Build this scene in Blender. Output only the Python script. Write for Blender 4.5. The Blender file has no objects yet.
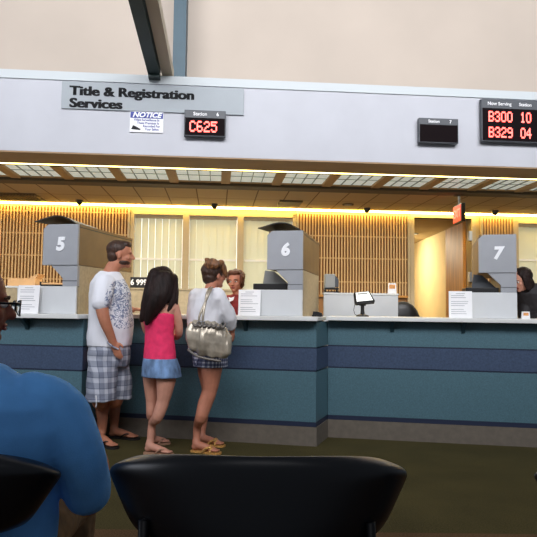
import bpy, bmesh, math, random
from mathutils import Vector, Matrix, noise
random.seed(7)
S = bpy.context.scene
C = S.collection
R = math.radians
V = Vector

# ------------------------------------------------------------------ camera
FPX = 603.0
cam_d = bpy.data.cameras.new('camera'); cam = bpy.data.objects.new('camera', cam_d); C.objects.link(cam)
cam_d.sensor_width = 36; cam_d.lens = FPX / 537 * 36; cam_d.clip_start = 0.05; cam_d.clip_end = 200
EYE = V((0, 0, 1.2))
RM = (Matrix.Rotation(R(93.72), 4, 'X') @ Matrix.Rotation(0.0115, 4, 'Z'))
cam.matrix_world = Matrix.Translation(EYE) @ RM
S.camera = cam
# ------------------------------------------------------------------ view, world, large lights
S.view_settings.view_transform = 'Standard'; S.view_settings.look = 'None'
S.view_settings.gamma = 1; S.view_settings.use_curve_mapping = False
S.view_settings.exposure = 0.0
w = bpy.data.worlds.new('world'); S.world = w; w.use_nodes = True
w.node_tree.nodes['Background'].inputs[0].default_value = (0.78, 0.86, 1.0, 1)
w.node_tree.nodes['Background'].inputs[1].default_value = 0.15

def area(name, loc, target, sx, sy, power, col, spread=180):
    l = bpy.data.lights.new(name, 'AREA'); l.shape = 'RECTANGLE'; l.size = sx; l.size_y = sy
    l.energy = power; l.color = col; l.spread = R(spread)
    o = bpy.data.objects.new(name, l); C.objects.link(o); o.location = loc
    o.rotation_euler = (V(target) - V(loc)).to_track_quat('-Z', 'Y').to_euler()
    return o
area('daylight_clerestory', (1.0, -2.0, 6.4), (0.6, 5.6, 5.2), 11, 2.4, 500, (0.97, 0.97, 1.0), 95)
area('daylight_left', (-7.5, 1.5, 3.4), (0, 5, 1.6), 5, 2.5, 110, (0.86, 0.90, 1.0))

# ------------------------------------------------------------------ geometry of the view: pixel -> point in the room
R3 = RM.to_3x3()
def ray(px, py): return R3 @ V(((px - 268.5) / FPX, -(py - 268.5) / FPX, -1))
def W(px, py, Y):
    d = ray(px, py); return EYE + d * (Y / d.y)
def WZ(px, py, z):
    d = ray(px, py); return EYE + d * ((z - 1.2) / d.z)

class Frame:
    """local frame: a along the front, b away from the waiting room, z up"""
    def __init__(s, o, ux, uy):
        s.o = V((o[0], o[1], 0)); s.u = V((ux, uy, 0)).normalized(); s.n = V((-s.u.y, s.u.x, 0))
        s.yaw = math.atan2(s.u.y, s.u.x)
        s.M = Matrix.Translation(s.o) @ Matrix.Rotation(s.yaw, 4, 'Z')
    def P(s, a, b, z): return s.o + s.u * a + s.n * b + V((0, 0, z))
    def hit(s, px, py, b):
        d = ray(px, py); o = s.o + s.n * b
        t = (o - EYE).dot(s.n) / d.dot(s.n); p = EYE + d * t
        return (p - s.o).dot(s.u), p.z
    def ab(s, p): q = p - s.o; return q.dot(s.u), q.dot(s.n)

F = Frame((0, 5.60), 1, 0.085)          # fascia and back wall
BW = 2.9                                 # back wall distance behind the fascia
HC = 2.6                                 # office ceiling height

# ------------------------------------------------------------------ materials
def lin(c):
    c = c / 255.0
    return c / 12.92 if c <= 0.04045 else ((c + 0.055) / 1.055) ** 2.4
def RGB(r, g, b): return (lin(r), lin(g), lin(b), 1)
def base_mat(name):
    m = bpy.data.materials.new(name); m.use_nodes = True
    return m, m.node_tree.nodes, m.node_tree.links, m.node_tree.nodes['Principled BSDF']
def mat(name, rgb, rough=0.6, metal=0.0, spec=0.5, var=0.0, vscale=8, bump=0.0, bscale=60, stretch=None, coat=0.0):
    m, N, L, B = base_mat(name)
    B.inputs['Base Color'].default_value = RGB(*rgb); B.inputs['Roughness'].default_value = rough
    B.inputs['Metallic'].default_value = metal; B.inputs['Specular IOR Level'].default_value = spec
    B.inputs['Coat Weight'].default_value = coat
    tc = N.new('ShaderNodeTexCoord'); mp = N.new('ShaderNodeMapping'); L.new(tc.outputs['Object'], mp.inputs[0])
    if stretch: mp.inputs['Scale'].default_value = stretch
    if var:
        n = N.new('ShaderNodeTexNoise'); n.inputs['Scale'].default_value = vscale; n.inputs['Detail'].default_value = 4
        L.new(mp.outputs[0], n.inputs['Vector'])
        r = N.new('ShaderNodeValToRGB'); r.color_ramp.elements[0].position = 0.3; r.color_ramp.elements[1].position = 0.7
        r.color_ramp.elements[0].color = RGB(*[max(0, c * (1 - var)) for c in rgb])
        r.color_ramp.elements[1].color = RGB(*[min(255, c * (1 + var)) for c in rgb])
        L.new(n.outputs[0], r.inputs[0]); L.new(r.outputs[0], B.inputs['Base Color'])
    if bump:
        n = N.new('ShaderNodeTexNoise'); n.inputs['Scale'].default_value = bscale; n.inputs['Detail'].default_value = 3
        L.new(mp.outputs[0], n.inputs['Vector'])
        b = N.new('ShaderNodeBump'); b.inputs['Strength'].default_value = bump; b.inputs['Distance'].default_value = 0.01
        L.new(n.outputs[0], b.inputs['Height']); L.new(b.outputs[0], B.inputs['Normal'])
    return m
def glow(name, rgb, strength):
    m, N, L, B = base_mat(name)
    B.inputs['Base Color'].default_value = RGB(*rgb)
    B.inputs['Emission Color'].default_value = RGB(*rgb); B.inputs['Emission Strength'].default_value = strength
    return m
def plaid(name, light, mid, dark, scale, rot=0.0, fine=1.0):
    m, N, L, B = base_mat(name); B.inputs['Roughness'].default_value = 0.9
    tc = N.new('ShaderNodeTexCoord'); mp = N.new('ShaderNodeMapping'); mp.inputs['Rotation'].default_value = (0, 0, rot)
    L.new(tc.outputs['Object'], mp.inputs[0])
    sep = N.new('ShaderNodeSeparateXYZ'); L.new(mp.outputs[0], sep.inputs[0])
    def M(op, a, b=None):
        n = N.new('ShaderNodeMath'); n.operation = op
        for i, v in enumerate((a, b)):
            if v is None: continue
            if isinstance(v, (int, float)): n.inputs[i].default_value = v
            else: L.new(v, n.inputs[i])
        return n.outputs[0]
    hx = M('ADD', sep.outputs[0], M('MULTIPLY', sep.outputs[1], 0.9))
    def band(src, sc, th, ph=0):
        return M('GREATER_THAN', M('SINE', M('ADD', M('MULTIPLY', src, sc), ph)), th)
    a = M('ADD', band(hx, scale, 0.0), band(sep.outputs[2], scale, 0.0))
    b = M('ADD', band(hx, scale * 2, 0.85, 1.2), band(sep.outputs[2], scale * 2, 0.85, 1.2))
    t = M('ADD', M('MULTIPLY', a, 0.36), M('MULTIPLY', b, 0.3 * fine))
    r = N.new('ShaderNodeValToRGB'); e = r.color_ramp.elements
    e[0].color = RGB(*light); e[0].position = 0.0; e[1].color = RGB(*dark); e[1].position = 0.95
    x = e.new(0.4); x.color = RGB(*mid)
    L.new(t, r.inputs[0]); L.new(r.outputs[0], B.inputs['Base Color'])
    return m

M_ = {}
M_['fascia'] = mat('painted_fascia', (190, 192, 199), 0.75, var=0.015, vscale=3)
M_['upper'] = mat('beige_upper_wall', (184, 172, 160), 0.9, var=0.02, vscale=1.2)
M_['cap'] = mat('fascia_cap', (194, 201, 204), 0.6)
M_['soffit'] = mat('soffit_brown', (158, 130, 98), 0.7, var=0.03, vscale=5)
M_['beamtrim'] = mat('dark_trim', (92, 78, 58), 0.7)
M_['tancl'] = mat('tan_bar', (178, 142, 94), 0.6)
M_['wood'] = mat('wood_panel', (184, 130, 64), 0.5, var=0.12, vscale=3, stretch=(6, 6, .6))
M_['woodback'] = mat('wood_backing', (132, 92, 52), 0.7, var=0.1, vscale=4, stretch=(8, 8, .6))
M_['slat'] = mat('pale_slat', (212, 178, 130), 0.55, var=0.07, vscale=5, stretch=(9, 9, .5))
M_['frame'] = mat('tan_frame', (186, 170, 140), 0.45, var=0.03, vscale=5)
M_['wallcream'] = mat('cream_wall', (222, 200, 150), 0.8, var=0.02, vscale=3)
M_['backwall'] = mat('tan_wall', (192, 172, 132), 0.85, var=0.03, vscale=4)
M_['teal'] = mat('teal_laminate', (76, 108, 120), 0.42, var=0.08, vscale=90, bump=0.04, bscale=160)
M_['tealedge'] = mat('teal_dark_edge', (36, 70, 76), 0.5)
M_['navy'] = mat('navy_band', (60, 76, 102), 0.42, var=0.10, vscale=60)
M_['navyline'] = mat('navy_reveal', (30, 40, 64), 0.5)
M_['base'] = mat('taupe_base', (104, 96, 86), 0.7, var=0.05, vscale=20)
M_['worktop'] = mat('white_worktop', (222, 224, 222), 0.35, var=0.01, vscale=40)
M_['bracket'] = mat('teal_bracket', (34, 60, 70), 0.5)
M_['kgrey'] = mat('kiosk_grey', (152, 155, 161), 0.5, var=0.02, vscale=6)
M_['kwhite'] = mat('kiosk_white', (204, 207, 210), 0.5, var=0.015, vscale=6)
M_['kbrown'] = mat('kiosk_brown', (118, 94, 60), 0.55, var=0.06, vscale=4)
M_['ktan'] = mat('kiosk_tan', (176, 160, 130), 0.8, var=0.05, vscale=30)
M_['hood'] = mat('charcoal_hood', (30, 30, 32), 0.45)
M_['digit'] = mat('white_digit', (238, 240, 244), 0.5)
M_['black'] = mat('black_plastic', (18, 18, 20), 0.4)
M_['blackgloss'] = mat('black_chair', (14, 16, 22), 0.33, spec=0.5, var=0.1, vscale=4)
M_['blackmetal'] = mat('black_metal', (12, 12, 15), 0.35, metal=0.4)
M_['grey'] = mat('grey_plastic', (150, 152, 150), 0.5)
M_['darkgrey'] = mat('dark_grey', (70, 74, 80), 0.5)
M_['paper'] = mat('white_paper', (242, 242, 244), 0.8, var=0.01, vscale=20)
M_['ink'] = mat('grey_ink', (150, 152, 160), 0.8)
M_['inkblack'] = mat('black_ink', (22, 24, 28), 0.8)
M_['signgrey'] = mat('sign_grey', (150, 158, 164), 0.5, var=0.01)
M_['noticeblue'] = mat('notice_blue', (30, 48, 140), 0.5)
M_['steel'] = mat('green_steel', (28, 52, 50), 0.45, var=0.05)
M_['steelblue'] = mat('blue_steel', (42, 72, 86), 0.5, var=0.05)
M_['steeltan'] = mat('tan_steel', (200, 188, 166), 0.6)
M_['cardboard'] = mat('cardboard', (214, 170, 120), 0.8, var=0.04)
M_['cardorange'] = mat('card_print', (214, 150, 90), 0.7, var=0.2, vscale=60)
M_['hinge'] = mat('steel_hinge', (160, 165, 175), 0.35, metal=0.8)
M_['lens'] = glow('lamp_lens', (214, 222, 214), 0.45)
M_['strip'] = glow('warm_tube', (255, 226, 140), 7.0)
M_['stripback'] = glow('amber_tube', (255, 216, 112), 30.0)
M_['led'] = glow('red_led', (255, 88, 80), 5.0)
M_['ledbg'] = mat('led_screen', (16, 6, 9), 0.7, spec=.1)
M_['exit'] = glow('exit_face', (214, 40, 34), 0.7)
M_['exitletters'] = glow('exit_letters', (236, 120, 104), 0.8)
M_['screen'] = glow('pad_screen', (244, 246, 240), 0.55)
M_['rib'] = mat('vent_slats', (96, 66, 34), 0.6)

# glass
def glassm(name, tint=(1, 1, 1)):
    m, N, L, B = base_mat(name)
    B.inputs['Transmission Weight'].default_value = 1; B.inputs['Roughness'].default_value = 0.0
    B.inputs['IOR'].default_value = 1.05; B.inputs['Base Color'].default_value = (*tint, 1)
    return m
M_['glass'] = glassm('window_glass', (0.92, 0.96, 0.95))
# translucent blind vane
m, N, L, B = base_mat('blind_fabric')
tr = N.new('ShaderNodeBsdfTranslucent'); df = N.new('ShaderNodeBsdfDiffuse'); mx = N.new('ShaderNodeMixShader')
tr.inputs[0].default_value = RGB(244, 242, 228); df.inputs[0].default_value = RGB(232, 230, 214)
mx.inputs[0].default_value = 0.5; L.new(tr.outputs[0], mx.inputs[1]); L.new(df.outputs[0], mx.inputs[2])
L.new(mx.outputs[0], N['Material Output'].inputs[0]); M_['blind'] = m
# carpet
def carpet():
    m, N, L, B = base_mat('olive_carpet'); B.inputs['Roughness'].default_value = 1.0
    B.inputs['Specular IOR Level'].default_value = 0.1
    tc = N.new('ShaderNodeTexCoord'); n = N.new('ShaderNodeTexNoise'); n.inputs['Scale'].default_value = 120
    n.inputs['Detail'].default_value = 3; L.new(tc.outputs['Object'], n.inputs['Vector'])
    n2 = N.new('ShaderNodeTexNoise'); n2.inputs['Scale'].default_value = 2.2; L.new(tc.outputs['Object'], n2.inputs['Vector'])
    add = N.new('ShaderNodeMath'); add.operation = 'MULTIPLY_ADD'; L.new(n2.outputs[0], add.inputs[0]); add.inputs[1].default_value = 0.35
    L.new(n.outputs[0], add.inputs[2])
    r = N.new('ShaderNodeValToRGB'); e = r.color_ramp.elements
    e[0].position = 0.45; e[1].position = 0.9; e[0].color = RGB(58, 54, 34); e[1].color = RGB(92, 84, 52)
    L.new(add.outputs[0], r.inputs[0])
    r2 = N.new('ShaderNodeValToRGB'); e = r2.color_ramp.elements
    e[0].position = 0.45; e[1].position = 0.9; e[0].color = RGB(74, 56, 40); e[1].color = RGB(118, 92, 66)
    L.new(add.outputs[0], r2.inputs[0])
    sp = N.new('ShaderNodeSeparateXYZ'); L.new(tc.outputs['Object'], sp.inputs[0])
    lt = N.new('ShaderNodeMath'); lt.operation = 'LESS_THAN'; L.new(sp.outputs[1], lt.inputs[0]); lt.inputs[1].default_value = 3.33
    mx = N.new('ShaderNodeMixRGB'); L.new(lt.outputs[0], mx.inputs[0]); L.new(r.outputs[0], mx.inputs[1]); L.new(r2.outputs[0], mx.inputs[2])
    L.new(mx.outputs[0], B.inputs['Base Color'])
    b = N.new('ShaderNodeBump'); b.inputs['Strength'].default_value = 0.5; b.inputs['Distance'].default_value = 0.006
    L.new(n.outputs[0], b.inputs['Height']); L.new(b.outputs[0], B.inputs['Normal'])
    return m
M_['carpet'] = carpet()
# ceiling tiles
def tiles():
    m, N, L, B = base_mat('ceiling_tile'); B.inputs['Roughness'].default_value = 0.9
    tc = N.new('ShaderNodeTexCoord'); br = N.new('ShaderNodeTexBrick'); L.new(tc.outputs['Object'], br.inputs['Vector'])
    br.offset = 0; br.inputs['Scale'].default_value = 1; br.inputs['Mortar Size'].default_value = 0.008
    br.inputs['Brick Width'].default_value = 0.37; br.inputs['Row Height'].default_value = 0.75
    br.inputs['Color1'].default_value = RGB(180, 156, 122); br.inputs['Color2'].default_value = RGB(173, 149, 116)
    br.inputs['Mortar'].default_value = RGB(108, 82, 54)
    L.new(br.outputs[0], B.inputs['Base Color'])
    return m
M_['tiles'] = tiles()

# ------------------------------------------------------------------ mesh helpers
def NB(): return bmesh.new()
def bx(bm, x0, x1, y0, y1, z0, z1, M=None):
    vs = [bm.verts.new(V((x, y, z))) for x in (x0, x1) for y in (y0, y1) for z in (z0, z1)]
    if M: 
        for v in vs: v.co = M @ v.co
    for f in ((0, 1, 3, 2), (4, 6, 7, 5), (0, 4, 5, 1), (2, 3, 7, 6), (0, 2, 6, 4), (1, 5, 7, 3)):
        bm.faces.new([vs[i] for i in f])
    return bm
def bxf(bm, fr, a0, a1, b0, b1, z0, z1): return bx(bm, a0, a1, b0, b1, z0, z1, fr.M)
def prism(bm, pts, d0, d1, M=None):
    """outline in x,z extruded along y"""
    a = [bm.verts.new(V((x, d0, z))) for x, z in pts]; b = [bm.verts.new(V((x, d1, z))) for x, z in pts]
    if M:
        for v in a + b: v.co = M @ v.co
    n = len(pts); bm.faces.new(a); bm.faces.new(b[::-1])
    for i in range(n): bm.faces.new([a[i], b[i], b[(i + 1) % n], a[(i + 1) % n]])
    return bm
def tube(bm, pts, rad, seg=10, closed_ends=True):
    pts = [V(p) for p in pts]; n = len(pts)
    rad = rad if isinstance(rad, (list, tuple)) else [rad] * n
    rings = []; up = V((0, 0, 1))
    t0 = (pts[1] - pts[0]).normalized()
    if abs(t0.dot(up)) > 0.9: up = V((1, 0, 0))
    x = t0.cross(up).normalized()
    for i, p in enumerate(pts):
        t = (pts[min(i + 1, n - 1)] - pts[max(i - 1, 0)]).normalized()
        x = (x - t * x.dot(t)).normalized(); y = t.cross(x)
        rings.append([bm.verts.new(p + (x * math.cos(k * 2 * math.pi / seg) + y * math.sin(k * 2 * math.pi / seg)) * rad[i]) for k in range(seg)])
    for i in range(n - 1):
        for k in range(seg):
            bm.faces.new([rings[i][k], rings[i][(k + 1) % seg], rings[i + 1][(k + 1) % seg], rings[i + 1][k]])
    if closed_ends:
        bm.faces.new(rings[0][::-1]); bm.faces.new(rings[-1])
    return bm
def capsule(bm, pts, rad, seg=14):
    """rounded chain; pts list, rad list"""
    pts = [V(p) for p in pts]; n = len(pts)
    rad = rad if isinstance(rad, (list, tuple)) else [rad] * n
    P = []; Q = []
    d0 = (pts[0] - pts[1]).normalized(); d1 = (pts[-1] - pts[-2]).normalized()
    for k in (0.97, 0.8, 0.5): P.append(pts[0] + d0 * rad[0] * k); Q.append(rad[0] * math.sqrt(1 - k * k))
    # resample with smooth interpolation
    for i in range(n - 1):
        a = pts[max(i - 1, 0)]; b = pts[i]; c = pts[i + 1]; d = pts[min(i + 2, n - 1)]
        for s in range(4):
            t = s / 4
            q = 0.5 * ((2 * b) + (c - a) * t + (2 * a - 5 * b + 4 * c - d) * t * t + (3 * b - a - 3 * c + d) * t ** 3)
            P.append(q); Q.append(rad[i] * (1 - t) + rad[i + 1] * t)
    P.append(pts[-1]); Q.append(rad[-1])
    for k in (0.5, 0.8, 0.97): P.append(pts[-1] + d1 * rad[-1] * k); Q.append(rad[-1] * math.sqrt(1 - k * k))
    return tube(bm, P, Q, seg)
def ell(bm, c, r, M3=None, seg=16, rings=10):
    c = V(c); M3 = M3 or Matrix.Identity(3)
    vs = []
    top = bm.verts.new(c + M3 @ V((0, 0, r[2]))); bot = bm.verts.new(c + M3 @ V((0, 0, -r[2])))
    for i in range(1, rings):
        th = math.pi * i / rings
        vs.append([bm.verts.new(c + M3 @ V((r[0] * math.sin(th) * math.cos(k * 2 * math.pi / seg), r[1] * math.sin(th) * math.sin(k * 2 * math.pi / seg), r[2] * math.cos(th)))) for k in range(seg)])
    for k in range(seg):
        k2 = (k + 1) % seg
        bm.faces.new([top, vs[0][k], vs[0][k2]]); bm.faces.new([bot, vs[-1][k2], vs[-1][k]])
        for i in range(len(vs) - 1): bm.faces.new([vs[i][k], vs[i + 1][k], vs[i + 1][k2], vs[i][k2]])
    return bm
def loft(bm, rings, seg=28):
    """rings: (centre, half width along side, half depth along facing, yaw of facing)"""
    L_ = []
    for c, rx, ry, yaw in rings:
        c = V(c); f = V((math.cos(yaw), math.sin(yaw), 0)); s = V((f.y, -f.x, 0))
        L_.append([bm.verts.new(c + s * rx * math.cos(k * 2 * math.pi / seg) + f * ry * math.sin(k * 2 * math.pi / seg)) for k in range(seg)])
    for i in range(len(L_) - 1):
        for k in range(seg): bm.faces.new([L_[i][k], L_[i][(k + 1) % seg], L_[i + 1][(k + 1) % seg], L_[i + 1][k]])
    bm.faces.new(L_[0][::-1]); bm.faces.new(L_[-1])
    return bm
def rootloc(o):
    v = V((0, 0, 0))
    while o is not None: v += o.location; o = o.parent
    return v
def obj(name, bm, m, parent=None, local=False, smooth=False, origin=None):
    """link the bmesh as ONE mesh object; vertices are given in room coordinates unless local"""
    if not local:
        off = rootloc(parent) if parent else (V(origin) if origin is not None else V((0, 0, 0)))
        for v in bm.verts: v.co -= off
    bmesh.ops.recalc_face_normals(bm, faces=bm.faces)
    me = bpy.data.meshes.new(name); bm.to_mesh(me); bm.free()
    me.materials.append(M_[m] if isinstance(m, str) else m)
    if smooth:
        for p in me.polygons: p.use_smooth = True
    o = bpy.data.objects.new(name, me); C.objects.link(o)
    if parent: o.parent = parent
    elif origin is not None and not local: o.location = origin
    return o
def blob(name, bm, m, parent, voxel=0.007, iters=3, wr=0.0, wscale=14, wstretch=(1, 1, 1), fac=0.6):
    """union of the overlapping closed shapes as one smooth continuous surface"""
    off = rootloc(parent) if parent else V((0, 0, 0))
    for v in bm.verts: v.co -= off
    bmesh.ops.recalc_face_normals(bm, faces=bm.faces)
    me = bpy.data.meshes.new('tmp'); bm.to_mesh(me); bm.free()
    t = bpy.data.objects.new('tmp', me); C.objects.link(t)
    md = t.modifiers.new('r', 'REMESH'); md.mode = 'VOXEL'; md.voxel_size = voxel
    if iters:
        sm = t.modifiers.new('s', 'SMOOTH'); sm.factor = fac; sm.iterations = iters
    dg = bpy.context.evaluated_depsgraph_get()
    me2 = bpy.data.meshes.new_from_object(t.evaluated_get(dg))
    bpy.data.objects.remove(t)
    if wr:
        nn = [v.normal.copy() for v in me2.vertices]
        for v, n in zip(me2.vertices, nn):
            q = V((v.co.x * wstretch[0], v.co.y * wstretch[1], v.co.z * wstretch[2])) * wscale
            a = noise.noise(q); b = noise.noise(q * 2.1 + V((5, 2, 1)))
            v.co += n * wr * (a * 1.1 + b * 0.5)
    me2.name = name; me2.materials.clear(); me2.materials.append(M_[m] if isinstance(m, str) else m)
    for p in me2.polygons: p.use_smooth = True
    o = bpy.data.objects.new(name, me2); C.objects.link(o); o.parent = parent
    return o
def tag(o, label, cat, group=None):
    o['label'] = label; o['category'] = cat
    if group: o['group'] = group
    return o
def thing(name, loc, label, cat, group=None, rotz=0):
    o = bpy.data.objects.new(name, None); C.objects.link(o); o.location = loc; o.rotation_euler = (0, 0, rotz)
    o.empty_display_size = 0.1
    return tag(o, label, cat, group)
def struct(name, bm, m, parent=None, local=False, smooth=False):
    o = obj(name, bm, m, parent, local, smooth)
    if not parent: o['kind'] = 'structure'
    return o
def copy_tree(o, parent=None):
    c = o.copy(); C.objects.link(c); c.parent = parent
    for ch in list(o.children): copy_tree(ch, c)
    return c
def bevel(o, wd=0.005, seg=2):
    md = o.modifiers.new('bevel', 'BEVEL'); md.width = wd; md.segments = seg; md.limit_method = 'ANGLE'
    return o
def text_bm(s, size, bold=0.0, depth=0.002, shear=0.0, spacing=1.0, align='LEFT', sx=1.0):
    """text lying in local x,z facing -y"""
    cu = bpy.data.curves.new('t', 'FONT'); cu.body = s; cu.size = size; cu.offset = bold; cu.extrude = depth
    cu.shear = shear; cu.space_character = spacing; cu.align_x = align; cu.align_y = 'CENTER'; cu.resolution_u = 4
    t = bpy.data.objects.new('t', cu); C.objects.link(t)
    dg = bpy.context.evaluated_depsgraph_get()
    me = bpy.data.meshes.new_from_object(t.evaluated_get(dg)); bm = NB(); bm.from_mesh(me)
    bpy.data.objects.remove(t); bpy.data.meshes.remove(me)
    Mx = Matrix.Rotation(R(90), 4, 'X') @ Matrix.Diagonal((sx, 1, 1, 1))
    for v in bm.verts: v.co = Mx @ v.co
    return bm
def place(bm, M):
    for v in bm.verts: v.co = M @ v.co
    return bm
DOT = {'C': ['01110','10001','10000','10000','10000','10001','01110'], '6': ['01110','10000','10000','11110','10001','10001','01110'],
 '2': ['01110','10001','00001','00110','01000','10000','11111'], '5': ['11111','10000','11110','00001','00001','10001','01110'],
 'B': ['11110','10001','10001','11110','10001','10001','11110'], '3': ['01110','10001','00001','00110','00001','10001','01110'],
 '0': ['01110','10001','10001','10001','10001','10001','01110'], '9': ['01110','10001','10001','01111','00001','00001','01110'],
 '1': ['00100','01100','00100','00100','00100','00100','01110'], '4': ['00010','00110','01010','10010','11111','00010','00010']}
def dots_bm(s, x0, z0, cw, ch, depth=0.003):
    """dot matrix characters; cw, ch = cell pitch"""
    bm = NB()
    for i, c in enumerate(s):
        for r, row in enumerate(DOT[c]):
            for k, b in enumerate(row):
                if b == '1':
                    x = x0 + (i * 6.0 + k) * cw; z = z0 + (6 - r) * ch
                    bx(bm, x, x + cw * 0.98, -depth, 0, z, z + ch * 0.98)
    return bm

# ================================================================== SETTING
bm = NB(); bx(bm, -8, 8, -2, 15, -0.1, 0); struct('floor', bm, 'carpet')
# fascia: bulkhead above the counter with a cap on top
bm = NB(); bxf(bm, F, -7, 7, 0, 0.42, HC, 3.27); struct('wall_fascia', bm, 'fascia')
bm = NB(); bxf(bm, F, -7, 7, -0.012, 1.0, 3.27, 3.35); struct('trim_1', bm, 'cap')
bm = NB(); bxf(bm, F, -7, 7, 1.0, 1.1, 3.0, 7.5); struct('wall_upper', bm, 'upper')
bm = NB(); bxf(bm, F, -7, 7, 0.0, 0.43, HC - 0.015, HC - 0.001); struct('trim_2', bm, 'soffit')
# office ceiling and the dark trim line between lights and tiles
bm = NB(); bx(bm, -7, 7, 0.0, BW - 1.40 + 0.1, 0, 0.08)
cl = struct('ceiling', bm, 'tiles', local=True); cl.matrix_world = F.M @ Matrix.Translation((0, 1.40, HC))
bm = NB(); bxf(bm, F, -7, 7, 0.43, 1.40, HC + 0.07, HC + 0.12); struct('ceiling_recess', bm, 'soffit')['kind'] = 'structure'
bm = NB(); bxf(bm, F, -7, 7, 1.19, 1.40, HC - 0.03, HC + 0.07); struct('trim_3', bm, 'beamtrim')
bm = NB(); bxf(bm, F, -7, 7, 0.50, 0.545, HC - 0.01, HC + 0.07); struct('trim_4', bm, 'beamtrim')
# strip light along the back of the fascia, and strip light washing the slats
bm = NB(); bxf(bm, F, -6.5, 6.5, 0.435, 0.495, HC - 0.012, HC + 0.05)
tag(obj('strip_light', bm, 'strip'), 'long thin warm strip light running under the white bulkhead in front of ceiling lights', 'strip light')
bm = NB(); bxf(bm, F, -6.5, 6.5, BW - 0.10, BW - 0.06, HC - 0.022, HC - 0.003)
tag(obj('strip_light', bm, 'stripback'), 'long amber strip light above the wooden slat wall at the back', 'strip light')

# back wall with openings -----------------------------------------------------
aw0, zt = F.hit(131, 211, BW); aw1, _ = F.hit(296, 214, BW)
ad0, _ = F.hit(413.5, 216, BW); ad1, _ = F.hit(471, 217, BW)
ar0, _ = F.hit(514, 220, BW)
ZW = F.hit(200, 212, BW)[1]; ZD = 2.53; SILL = 0.9
bm = NB()
T0, T1 = BW, BW + 0.15
bxf(bm, F, -7, aw0, T0, T1, 0, HC + .08); bxf(bm, F, aw1, ad0, T0, T1, 0, HC + .08); bxf(bm, F, ad1, ar0, T0, T1, 0, HC + .08)
bxf(bm, F, aw0, aw1, T0, T1, ZW, HC + .08); bxf(bm, F, aw0, aw1, T0, T1, 0, SILL); bxf(bm, F, ad0, ad1, T0, T1, ZD, HC + .08)
ar1 = ar0 + .87; bxf(bm, F, ar0, ar1, T0, T1, ZW, HC + .08); bxf(bm, F, ar0, ar1, T0, T1, 0, SILL); bxf(bm, F, ar1, 7, T0, T1, 0, HC + .08)
struct('wall_back', bm, 'backwall')
def window(name, a0, a1, mull):
    root = bpy.data.objects.new(name, None); C.objects.link(root); root.location = F.P((a0 + a1) / 2, BW, 0); root['kind'] = 'structure'
    bm = NB(); fw = 0.05
    bxf(bm, F, a0, a0 + fw, BW - 0.03, BW + 0.12, SILL, ZW); bxf(bm, F, a1 - fw, a1, BW - 0.03, BW + 0.12, SILL, ZW)
    bxf(bm, F, a0, a1, BW - 0.03, BW + 0.12, ZW - 0.055, ZW); bxf(bm, F, a0, a1, BW - 0.05, BW + 0.12, SILL, SILL + 0.04)
    obj('window_frame', bm, 'frame', root)
    for a in mull:
        bm = NB(); bxf(bm, F, a - 0.045, a + 0.045, BW - 0.03, BW + 0.12, SILL + .04, ZW - 0.055); obj('mullion', bm, 'frame', root)
    bm = NB(); bxf(bm, F, a0 + fw, a1 - fw, BW + 0.09, BW + 0.096, SILL + 0.04, ZW - 0.055); obj('pane', bm, 'glass', root)
    return root
am = [F.hit(186, 230, BW)[0], F.hit(240.5, 230, BW)[0]]
window('window_1', aw0, aw1, am)
window('window_2', ar0, ar1, [])
def blinds(a0, a1, label):
    bm = NB(); n = max(2, int((a1 - a0) / 0.088)); p = (a1 - a0) / n
    for i in range(n):
        c = F.M @ Matrix.Translation((a0 + p * (i + .5), BW + 0.045, 0)) @ Matrix.Rotation(R(-24), 4, 'Z')
        bx(bm, -p * .56, p * .53, -0.001, 0.001, SILL + 0.06, ZW - 0.10, c)
    root = thing('vertical_blind', F.P((a0 + a1) / 2, BW, SILL), label, 'blind', 'cream blinds in the office windows')
    obj('vanes', bm, 'blind', root)
    bm = NB(); bxf(bm, F, a0, a1, BW + 0.01, BW + 0.075, ZW - 0.10, ZW - 0.06); obj('head_rail', bm, 'frame', root)
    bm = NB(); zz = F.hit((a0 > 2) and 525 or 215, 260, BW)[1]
    bxf(bm, F, a0 + .005, a1 - .005, BW + 0.012, BW + 0.02, zz - 0.014, zz + 0.014); obj('light_band_strip', bm, 'paper', root)  # added pale strip, imitates the bright band of light across the blind
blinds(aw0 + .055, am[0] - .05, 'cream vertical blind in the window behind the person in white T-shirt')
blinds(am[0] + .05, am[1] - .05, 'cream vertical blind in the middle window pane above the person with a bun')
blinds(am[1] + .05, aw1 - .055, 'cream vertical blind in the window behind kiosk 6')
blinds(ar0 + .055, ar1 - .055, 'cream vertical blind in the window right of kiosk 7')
# daylight outside the windows
for a, wd, pw in ((0.5 * (aw0 + aw1), aw1 - aw0, 40), (ar0 + .43, .87, 16)):
    p = F.P(a, BW + 1.0, 1.8); area('daylight_window', p, F.P(a, BW, 1.75), wd + 0.2, 1.9, pw, (0.97, 0.98, 0.95))

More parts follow.
